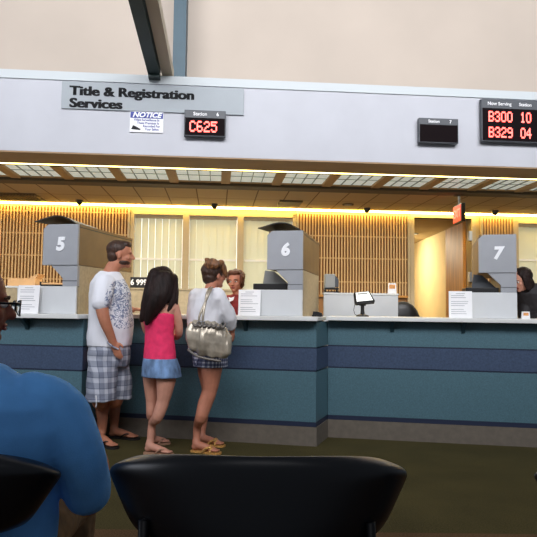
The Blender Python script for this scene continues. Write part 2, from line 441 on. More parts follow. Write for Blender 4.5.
# slat panels -------------------------------------------------------------------
def slat_panel(a0, a1, label):
    root = thing('slat_panel', F.P((a0 + a1) / 2, BW - .01, 0), label, 'wall panel', None)
    z0 = F.hit(350, 295, BW)[1]; z1 = HC - 0.04
    bm = NB(); bxf(bm, F, a0, a1, BW - 0.012, BW - 0.001, 0, z1); obj('backing', bm, 'woodback', root)
    n = int(round((a1 - a0) / 0.0425)); p = (a1 - a0) / n
    bm = NB()
    for i in range(n):
        a = a0 + p * (i + .5); bxf(bm, F, a - .0085, a + .0085, BW - 0.040, BW - 0.020, z0, z1)
    o = obj('slats', bm, 'slat', root)
    for py in (214.5, 236.5, 258.5, 282):
        z = F.hit(50 if a0 < -3 else 350, py - (3 if a0 < -3 else 0), BW)[1]
        bm = NB(); bxf(bm, F, a0, a1, BW - 0.020, BW - 0.012, z - 0.010, z + 0.010); obj('batten', bm, 'slat', root)
    bm = NB(); bxf(bm, F, a0, a1, BW - 0.045, BW - 0.012, z0 - 0.03, z0); obj('rail', bm, 'wood', root)
    for a in (a0, a1 - 0.03):
        bm = NB(); bxf(bm, F, a, a + 0.03, BW - 0.05, BW - 0.012, 0, z1); obj('stile', bm, 'frame', root)
slat_panel(-4.6, aw0 - 0.005, 'wooden slat wall panel at left behind kiosk 5')
slat_panel(aw1 + 0.005, ad0 - 0.07, 'wooden slat wall panel between the office windows and the doorway')
slat_panel(ad1 + 0.13, ar0 - 0.005, 'narrow wooden slat wall panel right of the doorway behind kiosk 7')

# doorway -------------------------------------------------------------------------
root = bpy.data.objects.new('door_1', None); C.objects.link(root); root.location = F.P((ad0 + ad1) / 2, BW, 0); root['kind'] = 'structure'
bm = NB(); bxf(bm, F, ad0 - .06, ad0, BW - .03, BW + .17, 0, ZD + .05); bxf(bm, F, ad1, ad1 + .06, BW - .03, BW + .17, 0, ZD + .05)
bxf(bm, F, ad0, ad1, BW - .03, BW + .17, ZD, ZD + .05); obj('door_frame', bm, 'frame', root)
h = F.P(ad1 - 0.01, BW + 0.17, 0); e = V((2.98, 10.05, 0)); d = (e - h); Ld = d.length; yaw = math.atan2(d.y, d.x)
MD = Matrix.Translation(h) @ Matrix.Rotation(yaw, 4, 'Z')
bm = NB(); bx(bm, 0, Ld - .1, 0.0, 0.045, 0.01, ZD - .01, MD); lf = obj('door_leaf', bm, 'wood', root)
bm = NB(); tube(bm, [MD @ V((Ld - .17, .045, 1.02)), MD @ V((Ld - .17, .10, 1.02)), MD @ V((Ld - .27, .10, 1.02))], 0.011); obj('door_handle', bm, 'hinge', lf)
for py in (236, 277):
    zz = F.hit(470, py, BW)[1]; bm = NB(); bxf(bm, F, ad1 - 0.045, ad1 - 0.001, BW - .04, BW + .03, zz - .07, zz + .07); obj('hinge', bm, 'hinge', root)
# corridor beyond the doorway
bm = NB(); bx(bm, 3.06, 3.16, 9.25, 14.2, 0, 2.65); struct('wall_corridor_right', bm, 'wallcream')
bm = NB(); bx(bm, 1.55, 1.65, 8.95, 14.2, 0, 2.65); struct('wall_corridor_left', bm, 'wallcream')
bm = NB(); bx(bm, 1.55, 3.16, 14.2, 14.3, 0, 2.65); struct('wall_corridor_end', bm, 'wallcream')
bm = NB(); bx(bm, 1.55, 3.16, 9.05, 14.3, 2.58, 2.65); struct('ceiling_corridor', bm, 'backwall')
area('office_lamp', F.P(0, 1.6, 2.57), F.P(0, 1.75, 0), 11, .5, 150, (1.0, .90, .72))
rt = thing('downlight', (2.62, 10.9, 2.58), 'round recessed downlight in the corridor ceiling through the doorway', 'ceiling light')
bm = NB(); tube(bm, [(2.62, 10.9, 2.579), (2.62, 10.9, 2.565)], 0.10, 24); obj('trim_ring', bm, 'grey', rt)
bm = NB(); tube(bm, [(2.62, 10.9, 2.566), (2.62, 10.9, 2.560)], 0.07, 24); obj('lamp_lens', bm, 'lens', rt)
area('corridor_lamp', (2.35, 11.6, 2.5), (3.05, 11.5, 1.2), 0.6, 1.6, 75, (1.0, 0.88, 0.64))

# ceiling lights ----------------------------------------------------------------------
aL = F.ab(WZ(16, 177.0, HC))[0]; aR = F.ab(WZ(521, 190.5, HC))[0]; pit = (aR - aL) / 10
ords = ['first', 'second', 'third', 'fourth', 'fifth', 'sixth', 'seventh', 'eighth', 'ninth', 'tenth', 'eleventh', 'twelfth']
def clight(i, label, first):
    a0 = aL + pit * i
    if first is None:
        root = thing('ceiling_light', F.P(a0, 0.56, HC), label, 'ceiling light', 'row of square ceiling lights under the bulkhead', F.yaw)
        bm = NB(); bx(bm, 0.05, pit - .05, 0.01, 0.60, 0.016, 0.04); obj('diffuser', bm, 'lens', root, local=True)
        bm = NB()
        for k in (1, 2, 3): x = 0.05 + (pit - .1) * k / 4; bx(bm, x - .004, x + .004, 0.01, 0.60, 0.004, 0.0155)
        bx(bm, 0.05, pit - .05, .30, .308, 0.010, 0.0155); obj('louvre', bm, 'grey', root, local=True)
        bm = NB(); bx(bm, 0.0, 0.05, 0.0, 0.615, -0.012, 0.055); bx(bm, pit - .05, pit - .001, 0.0, 0.615, -0.012, 0.055)
        bx(bm, 0.05, pit - .05, 0.0, 0.0095, -0.002, 0.055); bx(bm, 0.05, pit - .05, 0.6005, 0.615, -0.002, 0.055); bmesh.ops.remove_doubles(bm, verts=bm.verts, dist=.0001); obj('frame', bm, 'tancl', root, local=True)
        return root
    c = copy_tree(first); c.location = F.P(a0, 0.56, HC); c['label'] = label; return c
fl = clight(-1, 'ceiling light at the left end of the row, cut by the photo edge', None)
for i in range(10): clight(i, '%s full ceiling light from the left in the row under the bulkhead' % ords[i], fl)
clight(10, 'ceiling light at the right end of the row, cut by the photo edge', fl)

# vents, domes, spot in the tile ceiling
def vent(pa, pb, label):
    a0, b0 = F.ab(WZ(*pa, HC)); a1, b1 = F.ab(WZ(*pb, HC)); b0, b1 = min(b0, b1), max(b0, b1)
    root = thing('ceiling_vent', F.P((a0 + a1) / 2, (b0 + b1) / 2, HC), label, 'vent')
    bm = NB(); bxf(bm, F, a0, a1, b0, b1, HC - .012, HC - .001); obj('grille_frame', bm, 'beamtrim', root)
    bm = NB(); n = 14
    for k in range(n):
        a = a0 + (a1 - a0) * (k + .5) / n; bxf(bm, F, a - .008, a + .008, b0 + .02, b1 - .02, HC - .022, HC - .012)
    obj('louvre', bm, 'black', root)
vent((4, 199.5), (35, 193.5), 'dark louvred vent in tan ceiling above the left slat panel')
vent((277, 205), (303, 200.5), 'dark louvred vent in tan ceiling above kiosk 6')
def dome(px, py, label):
    p = WZ(px, py - 3, HC); p.y = min(p.y, 9)
    a, b = F.ab(p); b = min(b, BW - .16); p = F.P(a, b, HC)
    root = thing('security_camera', p, label, 'camera')
    bm = NB(); tube(bm, [p + V((0, 0, -.001)), p + V((0, 0, -.025))], [.05, .048], 18); obj('mount', bm, 'black', root)
    bm = NB(); ell(bm, p + V((0, 0, -.026)), (.042, .042, .045)); obj('dome', bm, 'black', root, smooth=True)
dome(79.5, 203, 'leftmost black dome camera, over the left slat panel')
dome(214.5, 207, 'black dome camera on the ceiling above the middle window')
dome(367, 211, 'black dome camera on the ceiling above the wide slat panel')
dome(495, 213.5, 'rightmost black dome camera, between exit sign and right window')
p = WZ(348, 204, HC); root = thing('downlight', p, 'small round downlight in the tile ceiling right of kiosk 6', 'ceiling light')
bm = NB(); tube(bm, [p + V((0, 0, -.001)), p + V((0, 0, -.014))], .075, 20); obj('trim_ring', bm, 'beamtrim', root)
bm = NB(); tube(bm, [p + V((0, 0, -.014)), p + V((0, 0, -.018))], .05, 20); obj('lamp_lens', bm, 'grey', root)

# exit sign
root = thing('exit_sign', (2.27, 7.15, 2.25), 'red exit sign in black housing hanging from ceiling by the doorway', 'sign')
bm = NB(); bx(bm, 2.252, 2.297, 7.0, 7.32, 2.235, 2.455); bevel(obj('housing', bm, 'black', root), .004)
bm = NB(); bx(bm, 2.247, 2.2515, 7.015, 7.305, 2.25, 2.44); fc = obj('face', bm, 'exit', root)
bm = text_bm('EXIT', 0.135, bold=0.004, depth=0.001, align='CENTER'); place(bm, Matrix.Translation((2.2455, 7.16, 2.345)) @ Matrix.Rotation(R(-90), 4, 'Z')); obj('lettering', bm, 'exitletters', fc)
bm = NB(); tube(bm, [(2.275, 7.16, 2.455), (2.275, 7.16, HC - .001)], .012); bx(bm, 2.235, 2.315, 7.08, 7.24, HC - .03, HC - .001); obj('mount', bm, 'black', root)

# ================================================================== steel frame above
def beam(bm, p, q, wd, ht):
    p, q = V(p), V(q); t = (q - p).normalized(); s = t.cross(V((0, 0, 1))).normalized(); u = s.cross(t)
    vs = []
    for c in (p, q):
        for i, j in ((-1, -1), (1, -1), (1, 1), (-1, 1)): vs.append(bm.verts.new(c + s * i * wd / 2 + u * j * ht / 2))
    for f in ((0, 1, 2, 3), (7, 6, 5, 4), (0, 4, 5, 1), (1, 5, 6, 2), (2, 6, 7, 3), (3, 7, 4, 0)): bm.faces.new([vs[i] for i in f])
    return bm
e0 = W(155, 70, 5.48); e1 = W(128, -40, 4.15)
root = thing('steel_rafter', e0, 'dark green sloping steel rafter landing on top of white bulkhead above the sign', 'beam')
bm = NB(); beam(bm, e0, e1, 0.105, 0.16); obj('web', bm, 'steel', root)
s = (e1 - e0).normalized().cross(V((0, 0, 1))).normalized()
if s.x < 0: s = -s
bm = NB(); beam(bm, e0 + s * .105 + V((0, .12, 0)), e1 + s * .11 + V((0, .12, 0)), 0.1, 0.10); obj('flange', bm, 'steeltan', root)
bm = NB(); pz = W(155, 68, 5.49); pb = W(155.5, 80, 5.49); bxf(bm, F, F.ab(pz)[0] - .052, F.ab(pz)[0] + .052, -.10, -.014, pb.z, pz.z + .06); obj('shoe', bm, 'steel', root)
c0 = F.P(F.hit(180, 60, .55)[0], .55, 3.35)
bm = NB(); bx(bm, -.065, .065, -.065, .065, 0, 3.0, Matrix.Translation(c0)); o = obj('steel_post', bm, 'steelblue', origin=c0)
tag(o, 'upright blue-green steel post standing on the bulkhead right of the rafter', 'post')

# ================================================================== signs on the bulkhead
root = thing('hanging_sign', F.P(F.hit(152, 98, -.02)[0], -.01, F.hit(152, 112, -.02)[1]), 'long grey sign reading Title & Registration Services', 'sign')
a0, z1 = F.hit(62, 81, -.02); a1, z1b = F.hit(244, 88, -.02); _, z0 = F.hit(60, 108, -.02)
bm = NB(); bxf(bm, F, a0, a1, -.018, -.001, z0, z1); bevel(obj('panel', bm, 'signgrey', root), .002)
def on_fascia(bm, a, z, b=-.02): return place(bm, F.M @ Matrix.Translation((a, b, z)))
ta, tz = F.hit(70, 90.5, -.02); tb, tz2 = F.hit(70.5, 103, -.02)
wgt = F.hit(195, 94, -.02)[0] - ta
for s_, zz in (('Title & Registration', tz - .002), ('Services', tz2)):
    bm = NB()
    for dx in (-.0042, 0, .0042):
        b1 = text_bm(s_, 0.120, bold=0.0028, depth=0.001); place(b1, Matrix.Translation((dx, 0, 0)))
        me_ = bpy.data.meshes.new('t'); b1.to_mesh(me_); b1.free(); bm.from_mesh(me_); bpy.data.meshes.remove(me_)
    wd = max(v.co.x for v in bm.verts) - min(v.co.x for v in bm.verts)
    tgt = wgt if s_[0] == 'T' else F.hit(123, 103, -.02)[0] - ta
    place(bm, Matrix.Diagonal((tgt / wd, 1, 1, 1))); on_fascia(bm, ta, zz); obj('lettering', bm, 'inkblack', root)

# notice
a0, z1 = F.hit(130, 111, -.02); a1, _ = F.hit(163.5, 113, -.02); _, z0 = F.hit(130, 131.5, -.02)
root = thing('notice_sign', F.P((a0 + a1) / 2, -.01, z0), 'small white surveillance notice with blue NOTICE header under the grey sign', 'sign')
bm = NB(); bxf(bm, F, a0, a1, -.014, -.001, z0, z1); obj('plate', bm, 'paper', root)
hd = (z1 - z0) * .32
bm = NB(); bxf(bm, F, a0 + .004, a1 - .004, -.017, -.0145, z1 - hd, z1 - .004); hdr = obj('header', bm, 'noticeblue', root)
bm = text_bm('NOTICE', .063, bold=.0022, depth=.001, shear=.3, align='CENTER', sx=1.12); on_fascia(bm, (a0 + a1) / 2, z1 - hd / 2 - .002, -.019); obj('lettering', bm, 'digit', hdr)
for k, (s_, dx) in enumerate((('Video Surveillance In', 0), ('These Premises Is', .012), ('Recorded For', .045), ('Your Safety', .05))):
    bm = text_bm(s_, .030, bold=.0006, depth=.0008, align='CENTER', sx=.92); on_fascia(bm, (a0 + a1) / 2 + dx, z1 - hd - .017 - k * .029, -.0155); obj('lettering', bm, 'noticeblue', root)
bm = NB(); prism(bm, [(a0 + .015, z0 + .025), (a0 + .03, z0 + .062), (a0 + .05, z0 + .055), (a0 + .10, z0 + .028), (a0 + .095, z0 + .018)], -.017, -.0145, F.M); obj('camera_symbol', bm, 'inkblack', root)

# led displays
def display(p0, p1, rows, head, label, depth=.05, headh=.27, align=0.5):
    depth += .02; a0, z1 = F.hit(*p0, -depth); a1, z0 = F.hit(*p1, -depth)
    root = thing('number_display', F.P((a0 + a1) / 2, -depth / 2, z0), label, 'display')
    H = z1 - z0; Wd = a1 - a0
    bm = NB(); bxf(bm, F, a0, a1, -depth, -.020, z0, z1); bevel(obj('housing', bm, 'darkgrey', root), .004)
    zs = z1 - H * headh
    bm = NB(); bxf(bm, F, a0 + .008, a1 - .008, -depth - .003, -depth, z0 + .008, zs); sc = obj('screen', bm, 'ledbg', root)
    for s_, fr in head:
        bm = text_bm(s_, H * headh * (.62 if len(rows) < 2 else .5), bold=.0008, depth=.0008, align='CENTER'); on_fascia(bm, a0 + Wd * fr, (z1 + zs) / 2, -depth - .001); obj('lettering', bm, 'paper', root)
    bm = NB(); bxf(bm, F, a0 + .05, a1 - .05, -.0195, -.001, z0 + .02, z0 + .10); obj('mount', bm, 'darkgrey', root)
    n = len(rows)
    for r_, row in enumerate(rows):
        for s_, fx, wf in row:
            bm = dots_bm(s_, 0, 0, 1, 1); nx = len(s_) * 6 - 1
            cw = Wd * wf / nx; rh = (zs - z0 - .016) / n; ch = rh * .66 / 7
            zb = zs - rh * (r_ + 1) + rh * .14
            place(bm, F.M @ Matrix.Translation((a0 + Wd * fx, -depth - .0035, zb)) @ Matrix.Diagonal((cw, 1, ch, 1))); obj('digits', bm, 'led', sc)
    return root
display((184.5, 109.5), (225.5, 137), [[('C625', .13, .66)]], [('Station', .38), ('6', .8)], 'red number display reading C625 below the right end of the grey sign', headh=.30)
display((419, 117.5), (458.5, 143.5), [[]], [('Station', .38), ('7', .8)], 'switched-off dark number display reading Station 7 on the white bulkhead', headh=.27)
display((481.5, 98.5), (571, 144), [[('B300', .075, .265), ('10', .43, .12)], [('B329', .075, .265), ('04', .43, .12)]], [('Now Serving', .20), ('Station', .49)], 'large red number display with B300 and B329 at the right photo edge', headh=.22)

# ================================================================== COUNTER
RB = WZ(315.7, 446.4, 0); LB = WZ(88, 434.6, 0)
uB = V((1, -.205, 0)).normalized(); nB = V((-uB.y, uB.x, 0))
dL = ray(88, 434.6); LB = EYE + dL * ((RB - EYE).dot(nB) / dL.dot(nB)); LB.z = 0; LEN = (RB - LB).length
FB = Frame(LB, uB.x, uB.y)
LC = WZ(327.6, 437, 0); RC = WZ(537, 446.8, 0)
uC = V((1, -.18, 0)).normalized(); FC = Frame(LC, uC.x, uC.y)
RA = WZ(82, 434.6, 0) ; RA = EYE + ray(82, 370.6) * (5.15 / ray(82, 370.6).y); RA.z = 0
LA = RA - uB * LEN; FA = Frame(LA, uB.x, uB.y)
def counter(fr, a0, a1, label, wlabel, brs, wa0, wa1, skew=0.0, over=.13):
    root = thing('service_counter', fr.P((a0 + a1) / 2, .2, 0), label, 'counter', None)
    D = .46
    def part(nm, z0, z1, m, d=0.0, bb=D):
        bm = NB(); bx(bm, a0, a1 + d, -d, bb, z0, z1)
        for v in bm.verts:
            if v.co.x > a1 - .001 and v.co.y > .1: v.co.x += skew
        place(bm, fr.M); return obj(nm, bm, m, root)
    part('baseboard', 0, .164, 'base', .008)
    part('reveal', .165, .205, 'navyline', .002)
    part('lower_panel', .206, .642, 'teal')
    part('stripe', .655, .845, 'navy', .003); part('reveal', .643, .654, 'navyline', -.002); part('reveal', .846, .856, 'navyline', -.002)
    part('upper_panel', .857, 1.078, 'teal')
    for a in brs:
        bm = NB(); Mx = fr.M @ Matrix.Translation((a, 0, 0)) @ Matrix.Rotation(R(-90), 4, 'Z')
        prism(bm, [(0.0005, 1.086), (.105, 1.086), (.105, 1.078), (.03, 1.02), (.012, .99), (.0005, .99)], -.016, .016, Mx); obj('bracket', bm, 'bracket', root)
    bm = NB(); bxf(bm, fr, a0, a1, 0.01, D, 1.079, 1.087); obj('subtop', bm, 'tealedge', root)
    bm = NB(); bxf(bm, fr, wa0, wa1, -over, .58, 1.088, 1.125)
    o = bevel(obj('worktop', bm, 'worktop', origin=fr.P((wa0 + wa1) / 2, 0, 1.088)), .006)
    tag(o, wlabel, 'worktop')
def aof(fr, px, py, b=0): return fr.hit(px, py, b)[0]
counter(FA, 0, LEN, 'teal service counter with navy stripe at the left end under kiosk 5', 'white worktop of the left counter under kiosk 5', [aof(FA, 28, 322)], 0, LEN + .02)
wB = FB.ab(FA.P(LEN + .02, .3, 0))[0] + .03
wC = FC.ab(FB.P(LEN + .025, .3, 0))[0] + .03
counter(FB, 0, LEN, 'teal service counter with navy stripe behind the three standing customers', 'white worktop of the middle counter under kiosk 6', [aof(FB, 246, 322), aof(FB, 130, 322)], wB, LEN + .025, .064)
counter(FC, -.0, LEN + 1.2, 'teal service counter with navy stripe on the right under kiosk 7', 'white worktop of the right counter under kiosk 7', [aof(FC, 392, 324), aof(FC, 463, 325)], wC, LEN + 1.2)

# ------------------------------------------------------------------ kiosks with numbers
def kiosk(fr, px_right, num, label, first=None, b=.12, turn=0.0):
    a = aof(fr, px_right, 300, b); loc = fr.P(a, b, 1.1255)
    if first is None:
        r = thing('station_kiosk', loc, label, 'kiosk', None, fr.yaw + R(turn))
        Lk = 1.12
        bm = NB(); prism(bm, [(-.335, .425), (0, .425), (0, .785), (-.29, .785), (-.335, .745)], 0, .03); bevel(obj('number_box', bm, 'kgrey', r, local=True), .004)
        bm = NB(); bx(bm, -.325, -.001, .031, Lk, .428, .755); obj('upper_side', bm, 'kbrown', r, local=True)
        bm = NB(); bx(bm, -.325, -.001, .031, Lk, .7556, .764); obj('groove', bm, 'black', r, local=True)
        bm = NB(); bx(bm, -.325, .002, .031, Lk, .7646, .785); obj('top_rail', bm, 'kbrown', r, local=True)
        bm = NB(); bx(bm, -.13, -.003, .0505, Lk - .02, .0, .4245); obj('lower_side', bm, 'ktan', r, local=True)
        bm = NB(); prism(bm, [(-.255, .4245), (-.002, .4245), (-.002, .242), (-.14, .242), (-.14, .31)], .012, .05); nk = obj('neck', bm, 'kgrey', r, local=True)
        bm = NB(); bx(bm, -.14, -.003, .008, .0118, .286, .291); obj('slot', bm, 'darkgrey', nk, local=True)
        bm = NB(); bx(bm, -.57, -.001, .0, .022, .0, .240); bevel(obj('low_panel', bm, 'kwhite', r, local=True), .003)
        # curved charcoal hood lying on the top
        bm = NB(); n = 14; rows = []
        for j in range(8):
            y = -.005 + j * .06; row = []
            for i in range(n + 1):
                t = i / n; x = -.425 + .012 * j + (.40 - .012 * j) * t
                z = .786 + .060 * math.sin(math.pi * min(1, t ** 1.25)) * (1 - j / 7 * .55) + .022 * (1 - t)
                row.append((x, y, z))
            rows.append(row)
        top = [[bm.verts.new(V(q) + V((0, 0, .008))) for q in row] for row in rows]; bot = [[bm.verts.new(V(q)) for q in row] for row in rows]
        for j in range(7):
            for i in range(n):
                bm.faces.new([top[j][i], top[j][i + 1], top[j + 1][i + 1], top[j + 1][i]]); bm.faces.new([bot[j][i], bot[j + 1][i], bot[j + 1][i + 1], bot[j][i + 1]])
        for i in range(n):
            bm.faces.new([top[0][i], bot[0][i], bot[0][i + 1], top[0][i + 1]]); bm.faces.new([top[7][i], top[7][i + 1], bot[7][i + 1], bot[7][i]])
        for j in range(7):
            bm.faces.new([top[j][0], top[j + 1][0], bot[j + 1][0], bot[j][0]]); bm.faces.new([top[j][n], bot[j][n], bot[j + 1][n], top[j + 1][n]])
        obj('hood', bm, 'hood', r, local=True, smooth=False)
    else:
        r = copy_tree(first); r.location = loc; r.rotation_euler = (0, 0, fr.yaw + R(turn)); r['label'] = label
        for c in list(r.children):
            if c.name.startswith('number_digit'): bpy.data.objects.remove(c)
    bm = text_bm(num, .155, bold=.008, depth=.003, shear=.12, align='CENTER', sx=1.0)
    place(bm, Matrix.Translation((-.165, -.004, .605))); obj('number_digit', bm, 'digit', r, local=True)
    return r
k6 = kiosk(FB, 302.5, '6', 'grey service kiosk numbered 6 in the middle of the counter', None, .12, -1)
kiosk(FA, 76, '5', 'grey service kiosk numbered 5 at left beside the person in white T-shirt', k6, .05)
k7 = kiosk(FC, 517.3, '7', 'grey service kiosk numbered 7 at the right', k6, .16, -5)
for c in list(k7.children):
    if c.name.startswith('hood'): bpy.data.objects.remove(c)

# papers standing in front of the low panels
def paper(fr, x0, x1, y0, y1, b, label):
    a0 = aof(fr, x0, y1, b); a1 = aof(fr, x1, y1, b); zt = fr.hit(x0, y0, b)[1]; zb = 1.126
    root = thing('paper_notice', fr.P((a0 + a1) / 2, b, zb), label, 'notice')
    bm = NB(); n = fr.M @ Matrix.Translation((0, b, zb)) @ Matrix.Rotation(R(-4), 4, 'X')
    bx(bm, a0, a1, 0, .003, .0, zt - zb, n); obj('sheet', bm, 'paper', root)
    bm = NB(); hgt = zt - zb
    random.seed(int(x0))
    for k in range(11):
        z = hgt * (.9 - k * .075)
        if k in (3, 7): continue
        l = random.uniform(.5, .85) * (a1 - a0); x = a0 + (a1 - a0) * .1
        if k == 0: x = (a0 + a1) / 2 - .04; l = .08
        bx(bm, x, x + l, -.0012, -.0003, z, z + .004, n)
    obj('printed_lines', bm, 'ink', root)
    bm = NB(); bx(bm, (a0 + a1) / 2 - .03, (a0 + a1) / 2 + .03, .0035, .05, 0, .012, fr.M @ Matrix.Translation((0, b, zb))); obj('stand_foot', bm, 'grey', root)
paper(FB, 238, 260, 289.5, 316, .07, 'printed white sheet on the worktop right beside the person in maroon top')
paper(FA, 16.5, 38, 285, 312, -.01, 'printed white sheet at far left, next to the spectacles of the person in blue')
paper(FC, 449, 472.5, 291, 318, .07, 'printed white sheet on the worktop in front of the open doorway')

# ------------------------------------------------------------------ office things behind the counter
def partition(name, p0, p1, zt, m, label, cat, th=.04, topm=None):
    p0, p1 = V(p0), V(p1); d = p1 - p0; Mx = Matrix.Translation((p0.x, p0.y, 0)) @ Matrix.Rotation(math.atan2(d.y, d.x), 4, 'Z')
    r = thing(name, (p0 + p1) / 2, label, cat)
    bm = NB(); bx(bm, 0, d.length, 0, th, 0, zt - .02, Mx); obj('panel', bm, m, r)
    bm = NB(); bx(bm, -.005, d.length + .005, -.008, th + .008, zt - .0195, zt, Mx); obj('top_cap', bm, topm or 'worktop', r)
    return Mx
def XY(px, Y): p = W(px, 300, Y); return V((p.x, p.y, 0))
z = W(360, 293, 6.55).z
partition('low_partition', XY(324, 6.5), XY(398, 6.6), z, 'kwhite', 'pale grey low partition behind the signature pad between kiosks 6 and 7', 'partition')
partition('credenza', XY(120, 7.55), XY(246, 7.75), W(190, 288.5, 7.6).z, 'ktan', 'long tan low cabinet under the windows behind the customers', 'cabinet', .4, 'ktan')
partition('low_partition', XY(-30, 6.6), XY(72, 6.6), W(30, 286, 6.6).z, 'ktan', 'tan low partition behind kiosk 5', 'partition', .3)
partition('low_partition', XY(521, 6.9), XY(600, 7.0), W(530, 296.5, 6.9).z, 'ktan', 'tan low partition at the right photo edge behind kiosk 7', 'partition')
# cardboard box and tray on the left partition
zt = W(30, 286, 6.6).z + .001
p0 = XY(7, 6.65); root = thing('cardboard_box', (p0.x + .18, 6.78, zt), 'open shallow cardboard box on the partition left of kiosk 5', 'box')
bm = NB(); bx(bm, p0.x, p0.x + .30, 6.65, 6.87, zt, zt + .085); obj('carton', bm, 'cardboard', root)
bm = NB(); prism(bm, [(p0.x + .23, zt + .0855), (p0.x + .30, zt + .0855), (p0.x + .335, zt + .135), (p0.x + .325, zt + .137)], 6.65, 6.86); obj('flap', bm, 'cardboard', root)
p0 = XY(39, 6.65); root = thing('document_tray', (p0.x + .1, 6.75, zt), 'dark flat document tray on the partition beneath kiosk 5', 'tray')
bm = NB(); bx(bm, p0.x, p0.x + .28, 6.65, 6.86, zt, zt + .02); bx(bm, p0.x, p0.x + .01, 6.65, 6.86, zt + .02, zt + .05); bx(bm, p0.x + .27, p0.x + .28, 6.65, 6.86, zt + .02, zt + .05); obj('tray', bm, 'black', root)
bm = NB(); bx(bm, p0.x + .015, p0.x + .265, 6.66, 6.85, zt + .021, zt + .04); obj('paper_stack', bm, 'cardboard', root)
# black printers behind the low panels
def printer(fr, pxa, pxb, pya, pyb, b, label, z0, sm='grey'):
    a0 = aof(fr, pxa, pyb, b); a1 = aof(fr, pxb, pyb, b); zt = fr.hit(pxa, pya, b)[1]; zb = 1.126
    root = thing('desk_monitor', fr.P((a0 + a1) / 2, b, zb), label, 'monitor')
    bm = NB(); bxf(bm, fr, a0, a1, b, b + .28, zt - .055, zt); bevel(obj('base', bm, 'black', root), .006)
    bm = NB(); bxf(bm, fr, a0 + .05, a1 - .05, b + .02, b + .22, zb, zt - .056); obj('stand', bm, 'black', root)
    w_ = a1 - a0
    bm = NB(); Mx = fr.M @ Matrix.Translation((a0 + w_ * .22, b + .1, zt + .001))
    prism(bm, [(0, 0), (w_ * .76, 0), (w_ * .34, .12), (0.02, .13)], 0, .03, Mx); bevel(obj('screen_back', bm, sm, root), .004)
    return root
printer(FB, 253, 287, 283.5, 289, .24, 'black and grey desk monitor low behind the panel of kiosk 6', 0)
printer(FC, 466, 499, 287.5, 292, .24, 'black desk monitor low behind the panel of kiosk 7', 0, 'darkgrey')
# grey box with black tray right of kiosk 6
zt = W(330, 292.7, 6.55).z + .001
zt = z + .001
p0 = XY(324, 6.51); root = thing('grey_printer', (p0.x + .1, 6.52, zt), 'small grey printer on black tray on the partition right of kiosk 6', 'printer')
bm = NB(); bx(bm, p0.x + .005, p0.x + .165, 6.503, 6.7, zt + .001, zt + .012); bx(bm, p0.x + .01, p0.x + .16, 6.505, 6.69, zt + .035, zt + .05)
for x in (p0.x + .01, p0.x + .145): bx(bm, x, x + .012, 6.51, 6.52, zt + .011, zt + .036); bx(bm, x, x + .012, 6.67, 6.68, zt + .011, zt + .036)
obj('tray', bm, 'black', root)
bm = NB(); bx(bm, p0.x + .01, p0.x + .12, 6.52, 6.66, zt + .051, zt + .20); bevel(obj('body', bm, 'grey', root), .006)
bm = NB(); prism(bm, [(p0.x + .121, zt + .06), (p0.x + .16, zt + .06), (p0.x + .16, zt + .14), (p0.x + .121, zt + .19)], 6.53, 6.65); obj('side_cover', bm, 'darkgrey', root)
# card on that partition
def card(px0, px1, py0, Y, zb, label):
    x0 = XY(px0, Y).x; x1 = XY(px1, Y).x; zt = W(px0, py0, Y).z
    root = thing('card_holder', ((x0 + x1) / 2, Y, zb), label, 'card holder')
    bm = NB(); prism(bm, [(x0, zb), (x1, zb), (x1 - .005, zt), (x0 + .008, zt)], Y, Y + .02); obj('card', bm, 'paper', root)
    h_ = zt - zb; bm = NB(); bx(bm, x0 + .015, x1 - .015, Y - .002, Y - .0005, zb + h_ * .45, zb + h_ * .85); obj('picture', bm, 'cardorange', root)
card(388, 396.5, 283, 6.6, z + .001, 'small card with orange picture on the partition left of the doorway')
card(521.5, 530, 311.5, 5.42, 1.126, 'small cream and orange card on the worktop at the right of kiosk 7')
# queue number sign on the credenza
zc = W(190, 288.5, 7.6).z + .001; p0 = W(124, 280, 7.62); p1 = W(149, 287, 7.62); zt = W(137, 277, 7.62).z
root = thing('queue_sign', ((p0.x + p1.x) / 2, 7.7, zc), 'black queue number sign with white digits behind the person in white T-shirt', 'sign')
bm = NB(); bx(bm, p0.x - .06, p1.x, 7.64, 7.70, zc, zt); bevel(obj('housing', bm, 'black', root), .005)
bm = text_bm('A86 999', .098, bold=.003, depth=.001); wd = max(v.co.x for v in bm.verts); place(bm, Matrix.Translation((p0.x - .03, 7.637, (zc + zt) / 2)) @ Matrix.Diagonal(((p1.x - p0.x) / wd, 1, 1, 1))); obj('lettering', bm, 'digit', root)

# signature pad on the counter
b = .17; pa = FC.P(aof(FC, 362.5, 316, b), b, 1.1255)
root = thing('signature_pad', pa, 'white-faced signature pad tilted on a black stand on the right worktop', 'payment terminal')
bm = NB(); tube(bm, [pa, pa + V((0, 0, .012)), pa + V((0, 0, .022))], [.062, .06, .03], 24); obj('base', bm, 'black', root, smooth=False)
bm = NB(); tube(bm, [pa + V((0, 0, .02)), pa + V((0, 0, .07)), pa + V((0, .0, .125))], [.022, .017, .02], 14); tube(bm, [pa + V((-.03, 0, .118)), pa + V((.03, 0, .118))], .016, 12); obj('post', bm, 'black', root)
Mp = Matrix.Translation(pa + V((0.01, -.01, .185))) @ Matrix.Rotation(R(-6), 4, 'Y') @ Matrix.Rotation(R(-38), 4, 'X')
bm = NB(); prism(bm, [(-.085, -.07), (.09, -.07), (.10, -.05), (.07, .065), (.06, .075), (-.075, .075), (-.088, .062), (-.098, -.05)], 0, .03, Mp); hsg = bevel(obj('housing', bm, 'black', root), .006, 3)
bm = NB(); prism(bm, [(-.075, -.045), (.08, -.045), (.058, .062), (-.068, .062)], -.005, -.0005, Mp); obj('screen', bm, 'screen', root)
